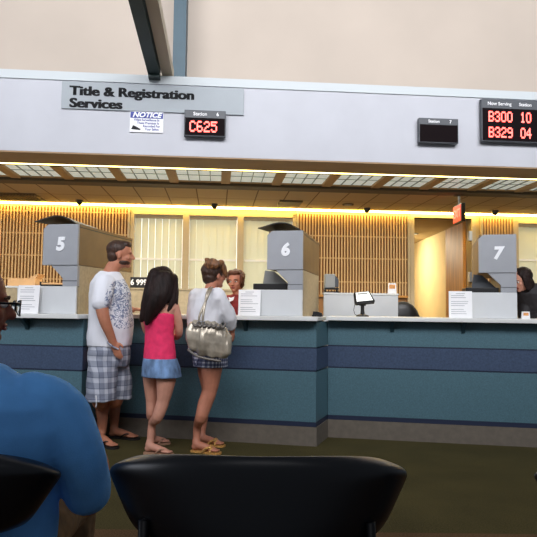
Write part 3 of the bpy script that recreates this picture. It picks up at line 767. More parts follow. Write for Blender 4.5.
bm = NB(); bx(bm, -.055, .045, -.0065, -.0055, .035, .05, Mp); obj('top_label', bm, 'grey', root)
bm = NB(); tube(bm, [pa + V((-.02, .02, .16)), pa + V((-.07, .02, .13)), pa + V((-.085, .0, .06)), pa + V((-.075, -.01, .02)), pa + V((-.04, -.01, .006)), pa + V((.0, .03, .006))], .003, 8); obj('cable', bm, 'black', root, smooth=True)
# small black stapler like device at the end of the middle worktop
pp = FB.P(aof(FB, 321, 316, .2), .2, 1.1255) + V((.02, 0, 0))
root = thing('stapler', pp, 'small black stapler lying on the worktop between kiosk 6 and signature pad', 'stapler')
Mx = Matrix.Translation(FB.P(aof(FB, 318, 316, .1), .06, 1.1262)) @ Matrix.Rotation(FB.yaw, 4, 'Z')
bm = NB(); bx(bm, -.05, .045, 0, .04, 0, .012, Mx); obj('base', bm, 'black', root)
bm = NB(); prism(bm, [(-.045, .0125), (.04, .0125), (.04, .03), (.0, .045), (-.04, .045)], .003, .037, Mx); obj('arm', bm, 'black', root)
# office chair behind the right partition
cx = XY(403, 6.9); zc2 = W(403, 302, 6.9).z
root = thing('office_chair', (cx.x, cx.y, 0), 'black office chair back showing beside the partition left of doorway', 'chair')
bm = NB(); ell(bm, (cx.x, cx.y, zc2 - .24), (.20, .05, .25)); obj('backrest', bm, 'black', root, smooth=True)
bm = NB(); ell(bm, (cx.x, cx.y + .26, .5), (.24, .24, .05)); obj('seat', bm, 'black', root, smooth=True)
bm = NB(); tube(bm, [(cx.x, cx.y + .26, .46), (cx.x, cx.y + .26, .08)], .03); obj('stem', bm, 'blackmetal', root)
bm = NB(); tube(bm, [(cx.x, cx.y + .2, .47), (cx.x, cx.y + .03, .5), (cx.x, cx.y + .05, .78)], .02); obj('back_bar', bm, 'blackmetal', root)
for k in range(5):
    an = k * 2 * math.pi / 5; q = V((cx.x + .27 * math.cos(an), cx.y + .26 + .27 * math.sin(an), .06))
    bm = NB(); tube(bm, [(cx.x, cx.y + .26, .10), q], .018); ell(bm, q - V((0, 0, .032)), (.027, .02, .027), seg=10, rings=6); obj('leg', bm, 'black', root)

# ================================================================== PEOPLE
M_['skin_tan'] = mat('tan_skin', (188, 124, 96), 0.55, var=0.04, vscale=20)
M_['skin_fair'] = mat('fair_skin', (206, 148, 126), 0.55, var=0.03, vscale=20)
M_['skin_warm'] = mat('warm_skin', (190, 124, 98), 0.55, var=0.04, vscale=20)
M_['skin_red'] = mat('ruddy_skin', (150, 84, 62), 0.55, var=0.05, vscale=40)
M_['hair_brown'] = mat('brown_hair', (58, 36, 24), 0.55, var=0.25, vscale=40, bump=.5, bscale=90, stretch=(1, 1, .2))
M_['hair_dark'] = mat('dark_hair', (30, 18, 16), 0.6, spec=.25, var=0.35, vscale=30, bump=.6, bscale=80, stretch=(1, 1, .12))
M_['hair_light'] = mat('light_brown_hair', (112, 74, 44), 0.5, var=0.35, vscale=50, bump=.6, bscale=90, stretch=(1, 1, .3))
M_['hair_auburn'] = mat('auburn_hair', (84, 46, 28), 0.55, var=0.3, vscale=40, bump=.6, bscale=90)
M_['lips'] = mat('lips', (150, 74, 66), 0.5)
M_['eyewhite'] = mat('eye_white', (220, 214, 206), 0.3)
M_['iris'] = mat('eye_iris', (40, 28, 22), 0.3)
M_['pink'] = mat('pink_cotton', (238, 52, 104), 0.85, var=0.05, vscale=20, bump=.2, bscale=30)
M_['white_cotton'] = mat('white_cotton', (232, 232, 238), 0.85, var=0.015, vscale=12)
M_['blue_cotton'] = mat('blue_cotton', (100, 172, 246), 0.85, var=0.05, vscale=10, bump=.15, bscale=300)
M_['maroon'] = mat('maroon_top', (128, 34, 34), 0.8, var=0.1, vscale=20)
M_['jacket'] = mat('black_jacket', (26, 22, 26), 0.7)
M_['khaki'] = mat('khaki_twill', (120, 96, 68), 0.85, var=0.15, vscale=25)
M_['denim'] = mat('faded_denim', (104, 132, 170), 0.85, var=0.28, vscale=16, bump=.2, bscale=120, stretch=(1, 1, .5))
M_['bag'] = mat('silver_leather', (176, 166, 150), 0.32, metal=0.35, var=0.15, vscale=14)
M_['bagdark'] = mat('grey_leather', (120, 114, 108), 0.4, metal=0.3)
M_['sandal_black'] = mat('black_rubber', (26, 22, 20), 0.6)
M_['sandal_tan'] = mat('tan_rubber', (170, 130, 104), 0.6)
M_['sandal_gold'] = mat('gold_leather', (190, 142, 78), 0.4, metal=0.2, var=0.3, vscale=80)
M_['plaid_man'] = plaid('grey_plaid', (190, 194, 206), (148, 154, 170), (94, 100, 120), 72)
M_['plaid_woman'] = plaid('blue_white_plaid', (222, 224, 234), (110, 118, 150), (44, 50, 80), 190)
M_['tee'] = mat('white_tee_plain', (232, 234, 242), 0.85)

def tee_print(centre, rad):
    """white cotton with a blue-grey scroll print on the front"""
    m, N, L, B = base_mat('printed_white_tee'); B.inputs['Roughness'].default_value = 0.85
    tc = N.new('ShaderNodeTexCoord'); sub = N.new('ShaderNodeVectorMath'); sub.operation = 'DISTANCE'
    mp = N.new('ShaderNodeMapping'); mp.inputs['Scale'].default_value = (1, .35, .62)
    L.new(tc.outputs['Object'], mp.inputs[0]); L.new(mp.outputs[0], sub.inputs[0])
    sub.inputs[1].default_value = (centre[0], centre[1] * .35, centre[2] * .62)
    n = N.new('ShaderNodeTexNoise'); n.inputs['Scale'].default_value = 15; n.inputs['Detail'].default_value = 1.5; n.inputs['Distortion'].default_value = 2.5
    L.new(tc.outputs['Object'], n.inputs['Vector'])
    def M(op, a, b=0.0, c=0.0):
        x = N.new('ShaderNodeMath'); x.operation = op
        for i, v in enumerate((a, b, c)):
            if isinstance(v, (int, float)): x.inputs[i].default_value = v
            else: L.new(v, x.inputs[i])
        return x.outputs[0]
    lines = M('LESS_THAN', M('ABSOLUTE', M('SUBTRACT', n.outputs[0], 0.5)), 0.055)
    inside = M('LESS_THAN', sub.outputs['Value'], rad)
    t = M('MULTIPLY', lines, inside)
    mx = N.new('ShaderNodeMixRGB'); L.new(t, mx.inputs[0]); mx.inputs[1].default_value = RGB(232, 234, 242); mx.inputs[2].default_value = RGB(122, 134, 164)
    L.new(mx.outputs[0], B.inputs['Base Color'])
    return m

def axes(f, up=V((0, 0, 1))):
    f = f.normalized(); s = f.cross(up).normalized(); u = s.cross(f)
    return s, f, u                      # right side, forward, up
def yawv(d): return V((math.cos(R(d)), math.sin(R(d)), 0))
def mcols(s, f, u): return Matrix((s, f, u)).transposed()
def head_shapes(bm, c, f, k=1.0, nose=1.0):
    s, f, u = axes(f); Mx = mcols(s, f, u)
    def at(a, b, z): return c + s * a * k + f * b * k + u * z * k
    ell(bm, at(0, -.008, .028), (.076 * k, .096 * k, .090 * k), Mx, 24, 16)
    ell(bm, at(0, .022, -.035), (.060 * k, .070 * k, .078 * k), Mx, 20, 14)
    ell(bm, at(0, .062, -.092), (.026 * k, .024 * k, .020 * k), Mx)
    ell(bm, at(0, .080, .018), (.050 * k, .014 * k, .012 * k), Mx)
    capsule(bm, [at(0, .086, .010), at(0, .100, -.012), at(0, .108 * nose, -.030)], [.008 * k, .010 * k, .014 * k], 10)
    for e in (-1, 1):
        ell(bm, at(e * .013, .094, -.034), (.009 * k, .010 * k, .008 * k), Mx, 10, 8)
        ell(bm, at(e * .078, -.008, -.012), (.009 * k, .018 * k, .031 * k), Mx, 12, 10)
        ell(bm, at(e * .040, .062, -.030), (.022 * k, .018 * k, .022 * k), Mx)
    ell(bm, at(0, .083, -.060), (.024 * k, .010 * k, .008 * k), Mx, 12, 8)
def face_parts(c, f, k, parent, body):
    s, f, u = axes(f); Mx = mcols(s, f, u)
    def at(a, b, z): return c + s * a * k + f * b * k + u * z * k
    for e in (-1, 1):
        bm = NB(); ell(bm, at(e * .031, .078, -.001), (.014 * k, .011 * k, .0085 * k), Mx, 12, 8); ey = obj('eye', bm, 'eyewhite', body, smooth=True)
        bm = NB(); ell(bm, at(e * .031, .087, -.001), (.0065 * k, .004 * k, .0065 * k), Mx, 10, 8); obj('iris', bm, 'iris', body, smooth=True)
        bm = NB(); capsule(bm, [at(e * .016, .093, .017), at(e * .034, .091, .022), at(e * .050, .078, .017)], .0035 * k, 8); obj('eyebrow', bm, 'hair_brown', body, smooth=True)
    bm = NB(); capsule(bm, [at(-.022, .086, -.060), at(0, .093, -.057), at(.022, .086, -.060)], .0045 * k, 8); capsule(bm, [at(-.018, .086, -.066), at(0, .092, -.068), at(.018, .086, -.066)], .005 * k, 8)
    obj('mouth', bm, 'lips', body, smooth=True)
def hand_shapes(bm, wrist, d, n, side, k=1.0, curl=0.35):
    """wrist point, direction of the hand, palm normal (towards the palm), side +-1 gives the thumb side"""
    d = V(d).normalized(); n = (V(n) - d * V(n).dot(d)).normalized(); t = d.cross(n) * side
    Mx = mcols(t, d, n)
    ell(bm, wrist + d * .045 * k, (.040 * k, .052 * k, .016 * k), Mx)
    for i, (off, ln) in enumerate(((.028, .072), (.010, .082), (-.009, .076), (-.027, .060))):
        p = wrist + d * (.085 - abs(i - 1) * .004) * k + t * off * k; v = d.copy(); pts = [p - d * .02 * k]; 
        for j, fr in enumerate((.45, .32, .23)):
            a = curl * (.5 + .5 * j); v = (v * math.cos(a) + n * math.sin(a)).normalized(); pts.append(pts[-1] + v * ln * fr * k + (v * .02 * k if j == 0 else V((0, 0, 0))))
        capsule(bm, pts, [.0095 * k, .009 * k, .008 * k, .007 * k], 8)
    tv = (t * .75 + d * .6 + n * .25).normalized()
    p = wrist + d * .02 * k + t * .025 * k
    capsule(bm, [p, p + tv * .035 * k, p + (tv + d * .5).normalized() * .062 * k], [.013 * k, .011 * k, .009 * k], 8)
def foot_shapes(bm, heel, toe, ankle, k=1.0, lift=.018):
    h = V((heel.x, heel.y, 0)); d = V((toe.x - heel.x, toe.y - heel.y, 0)); L_ = d.length; d.normalize(); s = V((d.y, -d.x, 0))
    z = V((0, 0, lift))
    ell(bm, h + d * .035 * k + z + V((0, 0, .026)), (.030 * k, .034 * k, .028 * k), mcols(s, d, V((0, 0, 1))))
    capsule(bm, [ankle, h + d * .05 * k + z + V((0, 0, .048)), h + d * L_ * .45 + z + V((0, 0, .032)), h + d * L_ * .76 + z + V((0, 0, .018))], [.036 * k, .035 * k, .031 * k, .019 * k])
    ell(bm, h + d * L_ * .72 + z + V((0, 0, .014)), (.042 * k, .045 * k, .016 * k), mcols(s, d, V((0, 0, 1))))
    for i, o in enumerate((-.030, -.015, 0, .014, .028)):
        q = h + d * (L_ * (.83 if i not in (0, 4) else .81)) + s * o * k + z + V((0, 0, .012))
        capsule(bm, [q - d * .02, q + d * (.024 - .002 * abs(i - 1))], .0085 * k, 8)
def sandal(heel, toe, parent, m, kind='flip', k=1.0, strapm=None):
    h = V((heel.x, heel.y, 0)); d = V((toe.x - heel.x, toe.y - heel.y, 0)); L_ = d.length; d.normalize(); s = V((d.y, -d.x, 0))
    bm = NB(); prof = [(0, .02), (.02, .034), (.12, .036), (.40, .032), (.62, .042), (.80, .048), (.93, .038), (1.0, .016)]
    outl = [h + d * (t * L_) + s * w_ * k for t, w_ in prof] + [h + d * (t * L_) - s * w_ * k for t, w_ in reversed(prof)]
    a = [bm.verts.new(p + V((0, 0, .001))) for p in outl]; b = [bm.verts.new(p + V((0, 0, .017))) for p in outl]
    bm.faces.new(a[::-1]); bm.faces.new(b)
    for i in range(len(a)): j = (i + 1) % len(a); bm.faces.new([a[i], a[j], b[j], b[i]])
    so = obj('sandal', bm, m, parent)
    bm = NB(); tp = h + d * L_ * .80 + V((0, 0, .030))
    for e in (-1, 1):
        capsule(bm, [tp, h + d * L_ * .62 + s * e * .028 * k + V((0, 0, .052)), h + d * L_ * .45 + s * e * .042 * k + V((0, 0, .020))], .0065 if kind == 'flip' else .011, 8)
        if kind != 'flip':
            capsule(bm, [h + d * L_ * .7 + s * e * .042 * k + V((0, 0, .02)), h + d * L_ * .66 + V((0, 0, .062)), h + d * L_ * .7 - s * e * .03 * k + V((0, 0, .04))], .010, 8)
    obj('strap', bm, strapm or m, so, smooth=True)
def person(name, loc, label): return thing('person', loc, label, 'person')

# ---------------------------------------------------------------- man in white T-shirt
def man():
    Y = 5.17
    def q(px, py, dy=0): return W(px, py, Y + dy)
    h1, t1 = WZ(96.5, 443.5, 0), WZ(116.5, 449.5, 0); h2, t2 = WZ(109, 437.5, 0), WZ(139.5, 440, 0)
    r = person('person', ((h1.x + h2.x) / 2 + .06, (h1.y + h2.y) / 2, 0), 'person in white printed T-shirt and grey plaid shorts standing with a hand in the pocket')
    bm = NB(); hc = q(120.5, 254.5); hf = yawv(12)
    head_shapes(bm, hc, hf, 1.04)
    capsule(bm, [q(117, 262), q(112, 270), q(109.5, 280)], [.060, .064, .085])
    loft(bm, [(q(110, 350), .15, .13, R(-8)), (q(110, 310), .155, .13, R(-8)), (q(109.5, 288), .16, .12, R(-8)), (q(109.5, 277), .12, .08, R(-8))])
    capsule(bm, [q(104, 287, -.18), q(101.5, 303, -.24), q(104.5, 320, -.25), q(110, 334, -.22), q(114, 345, -.19)], [.060, .056, .047, .037, .030])
    hand_shapes(bm, q(113.5, 342, -.195), V((.35, .05, -1)), V((.2, 1, 0)), 1, .95, .2)
    capsule(bm, [q(113, 287, .15), q(119, 303, .19), q(124, 311, .24), q(131, 309.5, .31)], [.056, .050, .042, .032])
    hand_shapes(bm, q(130, 309.6, .31), V((1, -.2, .08)), V((0, .2, -1)), -1, .95, .35)
    # legs
    a1 = WZ(97.5, 436, .10); a1 = V((h1.x + .045, h1.y, .11)); a2 = V((h2.x + .045, h2.y, .11))
    capsule(bm, [V((r.location.x - .10, r.location.y - .09, .86)), q(100.5, 385, -.08), q(99.5, 401, -.09), V((a1.x - .012, a1.y + .02, .34)), V((a1.x, a1.y, .20)), a1], [.10, .082, .062, .066, .046, .036])
    capsule(bm, [V((r.location.x - .05, r.location.y + .09, .86)), q(115.5, 385, .08), q(115.5, 401, .12), V((a2.x - .005, a2.y, .36)), V((a2.x, a2.y, .20)), a2], [.10, .082, .062, .064, .046, .036])
    foot_shapes(bm, h1, t1, a1, 1.08); foot_shapes(bm, h2, t2, a2, 1.08)
    body = blob('body', bm, 'skin_tan', r, .0065, 2)
    s, f, u = axes(hf); Mx = mcols(s, f, u)
    bm = NB(); ell(bm, hc - f * .022 + u * .045, (.084, .100, .083), Mx, 24, 16); ell(bm, hc - f * .055 - u * .01, (.074, .058, .072), Mx); ell(bm, hc + f * .035 + u * .082, (.062, .058, .040), Mx)
    blob('hair', bm, 'hair_brown', body, .006, 2, .002, 60)
    bm = NB(); ell(bm, hc + f * .054 - u * .088, (.031, .030, .022), Mx); ell(bm, hc + f * .026 - u * .066, (.065, .062, .036), Mx)
    blob('beard', bm, 'hair_brown', body, .006, 2, .0015, 60)
    # shirt
    y8 = R(-8)
    bm = NB(); loft(bm, [(q(109.5, 345.5), .185, .186, y8), (q(110, 338), .19, .192, y8), (q(111, 325), .195, .192, y8), (q(110.8, 308), .195, .180, y8), (q(110.3, 294), .205, .170, y8), (q(109.3, 283), .190, .142, y8), (q(109.2, 276), .14, .105, y8), (q(110, 271.5), .085, .078, y8)])
    capsule(bm, [q(105.5, 283, -.15), q(102.5, 292, -.21), q(101.3, 301, -.245)], [.082, .084, .080])
    capsule(bm, [q(111, 285, .15), q(115, 293, .17), q(118, 301, .18)], [.080, .078, .070])
    pc = q(121, 303, -.1) - r.location
    blob('t_shirt', bm, tee_print((pc.x + .03, pc.y, pc.z), .135), r, .008, 3, .009, 9, (1, 1, .6))
    # shorts
    bm = NB(); loft(bm, [(q(109, 366), .17, .165, y8), (q(109.5, 352), .185, .180, y8), (q(109.8, 341), .172, .168, y8)])
    loft(bm, [(q(100.5, 400.5, -.12), .118, .127, y8), (q(101.5, 380, -.10), .115, .126, y8), (q(104, 360, -.07), .11, .13, y8), (q(106, 348, -.05), .09, .12, y8)])
    loft(bm, [(q(118.5, 398.5, .10), .105, .118, y8), (q(117.5, 380, .08), .11, .122, y8), (q(114, 360, .06), .11, .125, y8), (q(112, 348, .05), .09, .12, y8)])
    sh = blob('shorts', bm, 'plaid_man', r, .008, 2, .010, 10)
    bm = NB(); capsule(bm, [q(108, 342, -.205), q(112, 346, -.225), q(118, 349, -.205)], .008); obj('pocket_edge', bm, 'plaid_man', sh, smooth=True)
    bm = NB(); capsule(bm, [q(96, 396, -.235), q(96.5, 402, -.23), q(96, 407, -.21)], .005, 8); obj('drawstring', bm, 'white_cotton', sh, smooth=True)
    sandal(h1, t1, body, 'sandal_black', 'flip', 1.05); sandal(h2, t2, body, 'sandal_black', 'flip', 1.05)
man()

# ---------------------------------------------------------------- girl in pink top
def girl():
    Y = 4.97
    def q(px, py, dy=0): return W(px, py, Y + dy)
    h1, t1 = WZ(144.5, 453.5, 0), WZ(173.5, 456, 0); h2, t2 = WZ(146, 446.5, 0), WZ(170, 443.5, 0)
    r = person('person', ((h1.x + h2.x) / 2 + .1, (h1.y + h2.y) / 2, 0), 'person in pink strapless top and short denim skirt, standing seen from behind')
    bm = NB(); hc = q(164, 281, .02); hf = yawv(38)
    head_shapes(bm, hc, hf, .96)
    capsule(bm, [q(162.5, 290), q(161, 299), q(161, 308)], [.045, .044, .06])
    yw = R(58)
    loft(bm, [(q(161, 370), .135, .10, yw), (q(160, 340), .115, .085, yw), (q(160, 318), .125, .085, yw), (q(160.5, 308), .150, .075, yw), (q(161, 302), .11, .055, yw)])
    # right arm (towards the photo's right), forearm folded forward; left arm forward too
    capsule(bm, [q(174, 306, -.03), q(178, 320, -.01), q(179, 333, .03), q(176, 337, .14), q(176, 331, .25)], [.042, .036, .031, .027, .022])
    hand_shapes(bm, q(176, 332, .24), V((0, 1, .25)), V((-1, 0, 0)), 1, .85, .5)
    capsule(bm, [q(147, 307, .06), q(144.5, 320, .10), q(148, 333, .16), q(158, 336, .25)], [.042, .034, .030, .022])
    hand_shapes(bm, q(157, 336, .25), V((1, .6, .1)), V((0, .3, 1)), 1, .85, .4)
    a1 = V((h1.x + .045, h1.y, .10)); a2 = V((h2.x + .05, h2.y, .10))
    capsule(bm, [q(166, 366, -.02), q(166, 380, -.03), q(163, 401, -.03), q(157.5, 417, -.04), V((a1.x + .012, a1.y, .24)), a1], [.088, .081, .053, .046, .033, .029])
    capsule(bm, [q(152, 366, .05), q(151.5, 380, .06), q(151.5, 401, .08), q(151.5, 415, .10), V((a2.x - .006, a2.y, .24)), a2], [.080, .070, .046, .043, .033, .029])
    foot_shapes(bm, h1, t1, a1, .92); foot_shapes(bm, h2, t2, a2, .92)
    body = blob('body', bm, 'skin_fair', r, .0065, 2)
    # top
    bm = NB(); loft(bm, [(q(159.8, 359), .150, .118, yw), (q(159.5, 345), .138, .104, yw), (q(159.2, 332), .130, .096, yw), (q(158.8, 322), .142, .100, yw), (q(158.6, 315), .148, .098, yw), (q(158.6, 313), .146, .096, yw)])
    blob('tube_top', bm, 'pink', r, .007, 1, .004, 14)
    bm = NB(); loft(bm, [(q(161.8, 376.5), .178, .145, yw), (q(161.2, 368), .170, .138, yw), (q(160.2, 358), .152, .122, yw)])
    sk = blob('skirt', bm, 'denim', r, .007, 1, .003, 14)
    # hair: crown, long fall over the back and to the left
    s, f, u = axes(hf); Mx = mcols(s, f, u)
    bm = NB(); ell(bm, hc - f * .020 + u * .030, (.090, .106, .094), Mx, 24, 16); ell(bm, hc - f * .035 - u * .04, (.088, .085, .11), Mx)
    def lock(pts, rad): capsule(bm, pts, rad, 12)
    lock([q(156, 276, -.04), q(151, 292, -.10), q(147, 305, -.10), q(141.5, 320, -.10)], [.070, .062, .052, .022])
    lock([q(160, 280, -.06), q(156, 297, -.12), q(151, 312, -.12), q(147, 323, -.115)], [.080, .070, .050, .020])
    lock([q(166, 280, -.07), q(164, 294, -.11), q(158.5, 305, -.12), q(155, 315, -.115)], [.075, .062, .045, .018])
    lock([q(172, 280, -.03), q(173, 292, -.06), q(172, 302, -.08), q(168, 311, -.10)], [.058, .040, .028, .010])
    lock([q(174, 284, .02), q(176, 296, .0), q(176.5, 305, -.05)], [.035, .026, .012])
    blob('hair', bm, 'hair_dark', body, .007, 2, .004, 30, (1, 1, .2))
    sandal(h1, t1, body, 'sandal_tan', 'flip', .92, 'sandal_tan'); sandal(h2, t2, body, 'sandal_tan', 'flip', .92, 'sandal_tan')
girl()

# ---------------------------------------------------------------- woman in white blouse with the bag
def woman():
    Y = 5.02
    def q(px, py, dy=0): return W(px, py, Y + dy)
    h1, t1 = WZ(191.5, 451.5, 0), WZ(221, 454.5, 0); h2, t2 = WZ(197, 444.5, 0), WZ(225, 447, 0)
    r = person('person', ((h1.x + h2.x) / 2 + .1, (h1.y + h2.y) / 2, 0), 'person in white blouse and plaid shorts leaning at the counter with a handbag')
    bm = NB(); hc = q(214.5, 275, .03); hf = yawv(38)
    head_shapes(bm, hc, hf, .94)
    capsule(bm, [q(212, 283), q(210, 289), q(208.5, 297)], [.043, .046, .06])
    yw = R(48)
    loft(bm, [(q(209, 362), .14, .11, yw), (q(206, 335), .12, .10, yw), (q(206, 310), .13, .10, yw), (q(207, 298), .15, .085, yw), (q(208, 292), .09, .06, yw)])
    capsule(bm, [q(219, 298, -.03), q(226, 311, .0), q(231, 322, .06), q(232, 331, .12)], [.048, .042, .034, .026])
    hand_shapes(bm, q(231.5, 329, .11), V((.25, .4, -.9)), V((-.9, .2, 0)), 1, .85, .45)
    capsule(bm, [q(195, 299, .12), q(195, 312, .2), q(208, 320, .32), q(222, 316, .42)], [.046, .038, .032, .024])
    hand_shapes(bm, q(221, 316, .41), V((.8, .5, 0)), V((0, 0, -1)), -1, .85, .35)
    a1 = V((h1.x + .04, h1.y, .10)); a2 = V((h2.x + .04, h2.y, .10))
    capsule(bm, [q(212, 355, -.03), q(211.5, 370, -.04), q(210, 390, -.04), q(205, 404, -.04), q(201, 418, -.05), V((a1.x + .008, a1.y, .22)), a1], [.094, .088, .060, .060, .050, .036, .031])
    capsule(bm, [q(207, 355, .08), q(206.5, 372, .08), q(208, 390, .07), q(204, 404, .10), V((a2.x + .02, a2.y, .30)), a2], [.088, .074, .052, .054, .044, .030])
    foot_shapes(bm, h1, t1, a1, .95); foot_shapes(bm, h2, t2, a2, .95)
    body = blob('body', bm, 'skin_warm', r, .0065, 2)
    # blouse with full sleeves
    bm = NB(); loft(bm, [(q(206.5, 350), .165, .140, yw), (q(205.5, 338), .165, .140, yw), (q(204, 325), .158, .135, yw), (q(204.5, 310), .160, .130, yw), (q(206, 299), .170, .115, yw), (q(208, 292.5), .135, .090, yw), (q(209.5, 288.5), .075, .065, yw)])
    capsule(bm, [q(216, 297, -.04), q(223, 307, -.02), q(229, 318, .03), q(231, 325, .07)], [.078, .072, .066, .050])
    capsule(bm, [q(198, 297, .08), q(195, 310, .14), q(199, 318, .22)], [.076, .066, .055])
    blob('blouse', bm, 'white_cotton', r, .008, 2, .011, 11, (1, 1, .6))
    bm = NB(); loft(bm, [(q(210.5, 366.5, -.0), .150, .135, yw), (q(210, 358), .152, .138, yw), (q(208.5, 346), .145, .125, yw)])
    blob('shorts', bm, 'plaid_woman', r, .007, 1, .004, 16)
    s, f, u = axes(hf); Mx = mcols(s, f, u)
    bm = NB(); ell(bm, hc - f * .022 + u * .035, (.084, .100, .085), Mx, 24, 16); ell(bm, hc - f * .05 - u * .02, (.068, .06, .065), Mx)
    blob('hair', bm, 'hair_brown', body, .006, 2, .004, 40)
    bm = NB(); cb = q(211.5, 265, -.03); ell(bm, cb, (.072, .060, .048), Mx)
    for k in range(9):
        an = k * 2.4; p = cb + s * math.cos(an) * .05 + u * math.sin(an) * .03 + f * .02 * math.cos(an * 2)
        capsule(bm, [p, p + V((math.cos(an) * .02, -.01, .006)), p + V((-math.sin(an) * .02, -.012, .012))], [.026, .024, .018], 8)
    capsule(bm, [q(221, 263, -.02), q(224.5, 270, -.01), q(226, 277, .0)], [.028, .024, .012], 10)
    blob('hair_bun', bm, 'hair_light', body, .006, 1, .005, 40)
    sandal(h1, t1, body, 'sandal_gold', 'fancy', .95); sandal(h2, t2, body, 'sandal_gold', 'fancy', .95)
woman()
# shoulder bag hanging from the woman's shoulder
def bag():
    Y = 4.75
    def q(px, py, dy=0): return W(px, py, Y + dy)
    p0 = q(209, 356)
    r = thing('handbag', (p0.x, p0.y, p0.z), 'slouchy silver-grey leather shoulder bag hanging from the person in white blouse', 'bag')
    bm = NB()
    rows = [(356.5, 211, .105, .05), (350, 210, .165, .075), (342, 209.5, .185, .085), (333, 209, .180, .078), (326, 208, .150, .058), (321.5, 206.5, .105, .03)]
    loft(bm, [(q(cx, py), rx, ry, R(90 + 0)) for py, cx, rx, ry in rows], 32)
    # slanted bottom: tilt the bag to the right-down
    c = q(209, 338)
    for v in bm.verts: v.co.z -= (v.co.x - c.x) * .14
    b = blob('bag_body', bm, 'bag', r, .007, 2, .016, 10, (2.4, 1, .5))
    bm = NB()
    for k in range(7):
        x = 193 + k * 4.6; capsule(bm, [q(x, 323.5 + .25 * k, -.055), q(x + 2.2, 326 + .25 * k, -.075), q(x + 4.4, 323.7 + .25 * k, -.06)], .010, 8)
    obj('gathered_rim', bm, 'bagdark', b, smooth=True)
    bm = NB(); capsule(bm, [q(188.5, 350, -.03), q(197, 356, -.065), q(208, 359, -.075), q(220, 361, -.06)], .010, 8); obj('bottom_seam', bm, 'bagdark', b, smooth=True)
    for a, e in (((212, 287.5, .14), (199.5, 322, -.045)), ((209.5, 288, .12), (203, 322, -.05))):
        bm = NB(); mid = ((a[0] + e[0]) / 2 - 1.2, (a[1] + e[1]) / 2 - 1, -.03)
        pts = [q(a[0], a[1], a[2] + .03), q(a[0] - 2.2, a[1] + 4, -.0), q(*mid), q(e[0], e[1] - 6, -.055), q(*e)]
        capsule(bm, pts, [.010] * 5, 10); obj('strap', bm, 'bag', r, smooth=True)
    for px, py in ((199.5, 322), (203, 322)):
        bm = NB(); p = q(px, py + 1, -.06); n = 14
        tube(bm, [p + V((.014 * math.cos(k * 2 * math.pi / n), 0, .014 * math.sin(k * 2 * math.pi / n))) for k in range(n + 1)], .003, 6); obj('ring', bm, 'hinge', r, smooth=True)
bag()

# ---------------------------------------------------------------- clerks behind the counter
def clerk():
    Y = 6.34
    def q(px, py, dy=0): return W(px, py, Y + dy)
    c0 = q(238, 300)
    r = person('person', (c0.x, c0.y, 0), 'person in maroon top standing behind the counter, facing the customers')
    bm = NB(); hc = q(235.5, 281); hf = V((-.30, -1, -.12)).normalized()
    head_shapes(bm, hc, hf, .98)
    capsule(bm, [q(236.5, 289, .02), q(237.5, 295, .03), q(238, 300, .03)], [.050, .050, .065])
    yw = R(-105)
    x0, y0 = c0.x, c0.y + .03
    loft(bm, [(V((x0, y0, .80)), .16, .12, yw), (V((x0, y0, 1.1)), .15, .11, yw), (q(238, 300, .03), .16, .10, yw), (q(238, 296, .03), .11, .07, yw)])
    capsule(bm, [q(226, 301, .03), V((x0 - .20, y0 - .06, 1.12)), V((x0 - .14, y0 - .30, 1.14))], [.045, .036, .024])
    hand_shapes(bm, V((x0 - .14, y0 - .29, 1.145)), V((.15, -1, 0)), V((0, 0, -1)), 1, .9, .3)
    capsule(bm, [q(250, 301, .03), V((x0 + .22, y0 - .04, 1.12)), V((x0 + .10, y0 - .28, 1.14))], [.045, .036, .024])
    hand_shapes(bm, V((x0 + .10, y0 - .27, 1.145)), V((-.25, -1, 0)), V((0, 0, -1)), -1, .9, .3)
    for e in (-1, 1):
        capsule(bm, [V((x0 + e * .08, y0, .84)), V((x0 + e * .09, y0, .48)), V((x0 + e * .09, y0 + .02, .09))], [.09, .06, .04])
        foot_shapes(bm, V((x0 + e * .09, y0 + .06, 0)), V((x0 + e * .10, y0 - .19, 0)), V((x0 + e * .09, y0 + .02, .09)), .95, .0)
    body = blob('body', bm, 'skin_warm', r, .007, 2)
    face_parts(hc, hf, .98, r, body)
    s, f, u = axes(hf); Mx = mcols(s, f, u)
    bm = NB(); ell(bm, hc - f * .030 + u * .038, (.094, .098, .090), Mx, 24, 16); ell(bm, hc + f * .045 + u * .090, (.074, .046, .030), Mx); ell(bm, hc - f * .05 - u * .03, (.08, .06, .075), Mx)
    for e in (-1, 1): ell(bm, hc + s * e * .078 + f * .005 + u * .02, (.020, .045, .060), Mx)
    blob('hair', bm, 'hair_auburn', body, .006, 1, .006, 40)
    bm = NB(); loft(bm, [(V((x0, y0, .78)), .19, .14, yw), (V((x0, y0, 1.05)), .18, .14, yw), (q(238, 302, .03), .19, .125, yw), (q(238, 297, .03), .145, .09, yw), (q(238, 294.5, .03), .075, .066, yw)])
    capsule(bm, [q(228, 301, .03), V((x0 - .19, y0 - .02, 1.20)), V((x0 - .19, y0 - .10, 1.13))], [.066, .06, .05]); capsule(bm, [q(248, 301, .03), V((x0 + .20, y0 - .0, 1.20)), V((x0 + .20, y0 - .08, 1.13))], [.066, .06, .05])
    blob('blouse', bm, 'maroon', r, .008, 2, .005, 12)
    bm = NB()
    for e in (-1, 1): loft(bm, [(V((x0 + e * .09, y0 + .01, .10)), .065, .075, yw), (V((x0 + e * .09, y0, .5)), .085, .09, yw), (V((x0 + e * .07, y0, .86)), .11, .12, yw)])
    blob('trousers', bm, 'jacket', r, .009, 2)
    bm = NB(); p = q(231.5, 299, -.14); prism(bm, [(-.022, -.03), (.018, -.012), (.03, .026), (-.006, .012), (-.03, .02)], 0, .008, Matrix.Translation(p)); obj('collar', bm, 'paper', r)
clerk()
